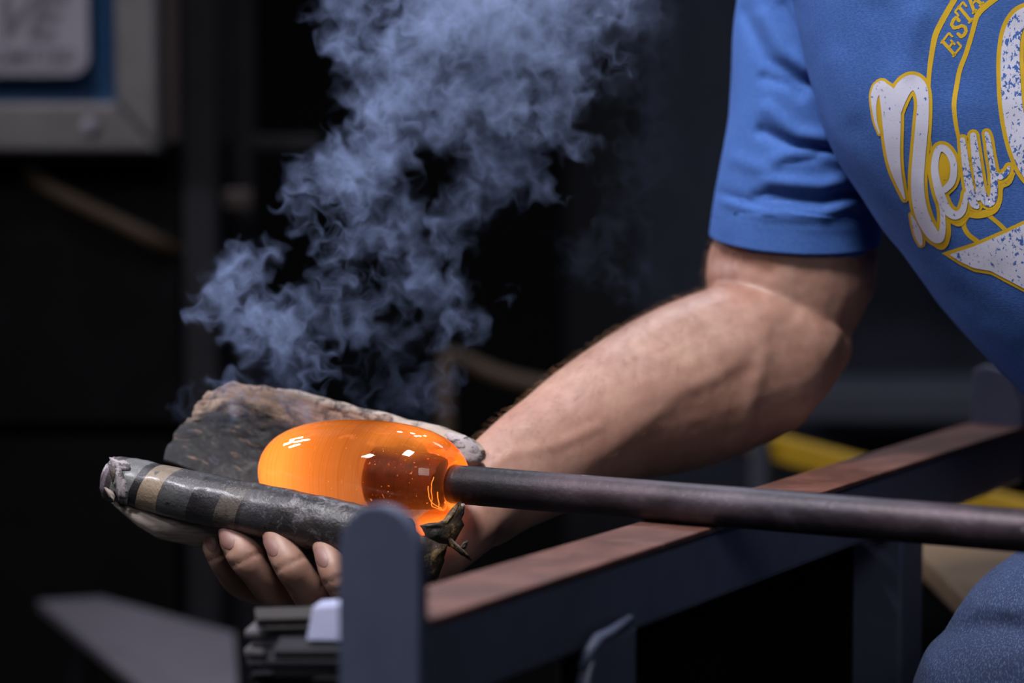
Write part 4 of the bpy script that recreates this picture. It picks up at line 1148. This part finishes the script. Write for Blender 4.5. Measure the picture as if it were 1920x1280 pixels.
def field():
    kx = np.fft.fftfreq(G) * G; K = np.stack(np.meshgrid(kx, kx, kx, indexing='ij'), 0); k2 = (K ** 2).sum(0); k2[0, 0, 0] = 1
    amp = np.exp(-((np.sqrt(k2) - 3.0) / 1.6) ** 2)
    Ahat = [np.fft.fftn(rng.standard_normal((G, G, G))) * amp for _ in range(3)]
    cx = 1j * (K[1] * Ahat[2] - K[2] * Ahat[1]); cy = 1j * (K[2] * Ahat[0] - K[0] * Ahat[2]); cz = 1j * (K[0] * Ahat[1] - K[1] * Ahat[0])
    v = np.stack([np.fft.ifftn(q).real for q in (cx, cy, cz)], -1).astype(np.float32)
    return (v / np.sqrt((v ** 2).sum(-1).mean())).reshape(-1, 3)
def sample(fld, P, size):
    """trilinear look-up in a periodic field whose period is size metres"""
    q = P * (G / size); i0 = np.floor(q).astype(np.int32); f = (q - i0).astype(np.float32); i0 %= G; i1 = (i0 + 1) % G
    out = 0
    for a in (0, 1):
        ia = (i1 if a else i0)[:, 0] * (G * G); wa = f[:, 0] if a else 1 - f[:, 0]
        for b in (0, 1):
            ib = ia + (i1 if b else i0)[:, 1] * G; wb = wa * (f[:, 1] if b else 1 - f[:, 1])
            for c in (0, 1):
                ic = ib + (i1 if c else i0)[:, 2]; wc = wb * (f[:, 2] if c else 1 - f[:, 2])
                out = out + fld[ic] * wc[:, None]
    return out
# voxels that can hold smoke after the swirl
reach = np.zeros(len(GP), bool)
for c, r, a in blobs:
    reach |= ((GP - c) ** 2).sum(1) < (r * 1.0 + .020) ** 2
ii = np.nonzero(reach)[0]; P = GP[ii].copy()
v1, v2, v3 = field(), field(), field()
for s_ in range(7): P -= sample(v3, P, .062) * .0009
for s_ in range(6): P -= sample(v2, P, .15) * .0019
for s_ in range(4): P -= sample(v1, P, .42) * .0024
d = density(P)
sheet = sample(v1, P * np.array([1, 1, .75], np.float32), .16)[:, 0]; sheet2 = sample(v2, P, .07)[:, 1]
tex = np.clip(1.05 - np.abs(sheet) * .8, 0.0, 1) ** 2.2 * 1.3 + .06
tex *= np.clip(1.15 - .6 * np.abs(sheet2), .2, 1.2)
sheet3 = sample(v3, P, .034)[:, 2]; tex *= np.clip(1.12 - .38 * np.abs(sheet3), .35, 1.15)
dens = np.zeros(len(GP), np.float32); dens[ii] = np.clip(d, 0, 2) * tex
dens[dens < .012] = 0
dens = dens.reshape(NX, NY, NZ)
dens *= np.clip((1 - np.linspace(0, 1, NX, dtype=np.float32)) * 10, 0, 1)[:, None, None]
flat = dens.transpose(2, 1, 0).ravel()
me = bpy.data.meshes.new('smoke_plume'); me.vertices.add(len(flat)); at_ = me.attributes.new('density', 'FLOAT', 'POINT'); at_.data.foreach_set('value', np.ascontiguousarray(flat))
smoke = bpy.data.objects.new('smoke_plume', me); COL.objects.link(smoke)
tag(smoke, 'bluish wispy smoke plume rising from the scorched newspaper pad', 'smoke', None, 'stuff')
sbase_ = V(((lo[0] + hi[0]) / 2, DS, lo[2])); smoke.location = sbase_
l2, h2 = V(lo) - sbase_, V(hi) - sbase_
ng = bpy.data.node_groups.new('smoke', 'GeometryNodeTree')
ng.interface.new_socket('Geometry', in_out='INPUT', socket_type='NodeSocketGeometry'); ng.interface.new_socket('Geometry', in_out='OUTPUT', socket_type='NodeSocketGeometry')
nn, ln = ng.nodes.new, ng.links.new
gi, go, vc = nn('NodeGroupInput'), nn('NodeGroupOutput'), nn('GeometryNodeVolumeCube')
vc.inputs['Min'].default_value = l2; vc.inputs['Max'].default_value = h2
for ax_, n_ in (('X', NX), ('Y', NY), ('Z', NZ)): vc.inputs['Resolution ' + ax_].default_value = n_
pos = nn('GeometryNodeInputPosition'); mr = nn('ShaderNodeMapRange'); mr.data_type = 'FLOAT_VECTOR'; ln(pos.outputs[0], mr.inputs['Vector'])
for i_, val in ((7, l2), (8, h2), (9, (0, 0, 0)), (10, (NX - 1, NY - 1, NZ - 1))): mr.inputs[i_].default_value = val
sx_ = nn('ShaderNodeSeparateXYZ'); ln(mr.outputs['Vector'], sx_.inputs[0])
def gm(op, *args):
    n = nn('ShaderNodeMath'); n.operation = op
    for i_, v in enumerate(args):
        if isinstance(v, (int, float)): n.inputs[i_].default_value = v
        else: ln(v, n.inputs[i_])
    return n.outputs[0]
rr = [gm('ROUND', sx_.outputs[i_]) for i_ in range(3)]
idx = gm('MULTIPLY_ADD', rr[2], NX * NY, gm('MULTIPLY_ADD', rr[1], NX, rr[0]))
na = nn('GeometryNodeInputNamedAttribute'); na.data_type = 'FLOAT'; na.inputs['Name'].default_value = 'density'
si = nn('GeometryNodeSampleIndex'); si.data_type = 'FLOAT'; si.clamp = True
ln(gi.outputs[0], si.inputs['Geometry']); ln(na.outputs[0], si.inputs['Value']); ln(idx, si.inputs['Index']); ln(si.outputs[0], vc.inputs['Density'])
sm_ = nn('GeometryNodeSetMaterial'); mt = bpy.data.materials.new('smoke'); mt.use_nodes = True; nt = mt.node_tree; nt.nodes.clear()
o_ = nt.nodes.new('ShaderNodeOutputMaterial'); pv_ = nt.nodes.new('ShaderNodeVolumePrincipled'); nt.links.new(pv_.outputs[0], o_.inputs['Volume'])
pv_.inputs['Density'].default_value = 17.0; pv_.inputs['Color'].default_value = (.47, .60, 1.0, 1); pv_.inputs['Anisotropy'].default_value = .0
sm_.inputs['Material'].default_value = mt; me.materials.append(mt)
ln(vc.outputs[0], sm_.inputs[0]); ln(sm_.outputs[0], go.inputs[0])
md = smoke.modifiers.new('smoke', 'NODES'); md.node_group = ng
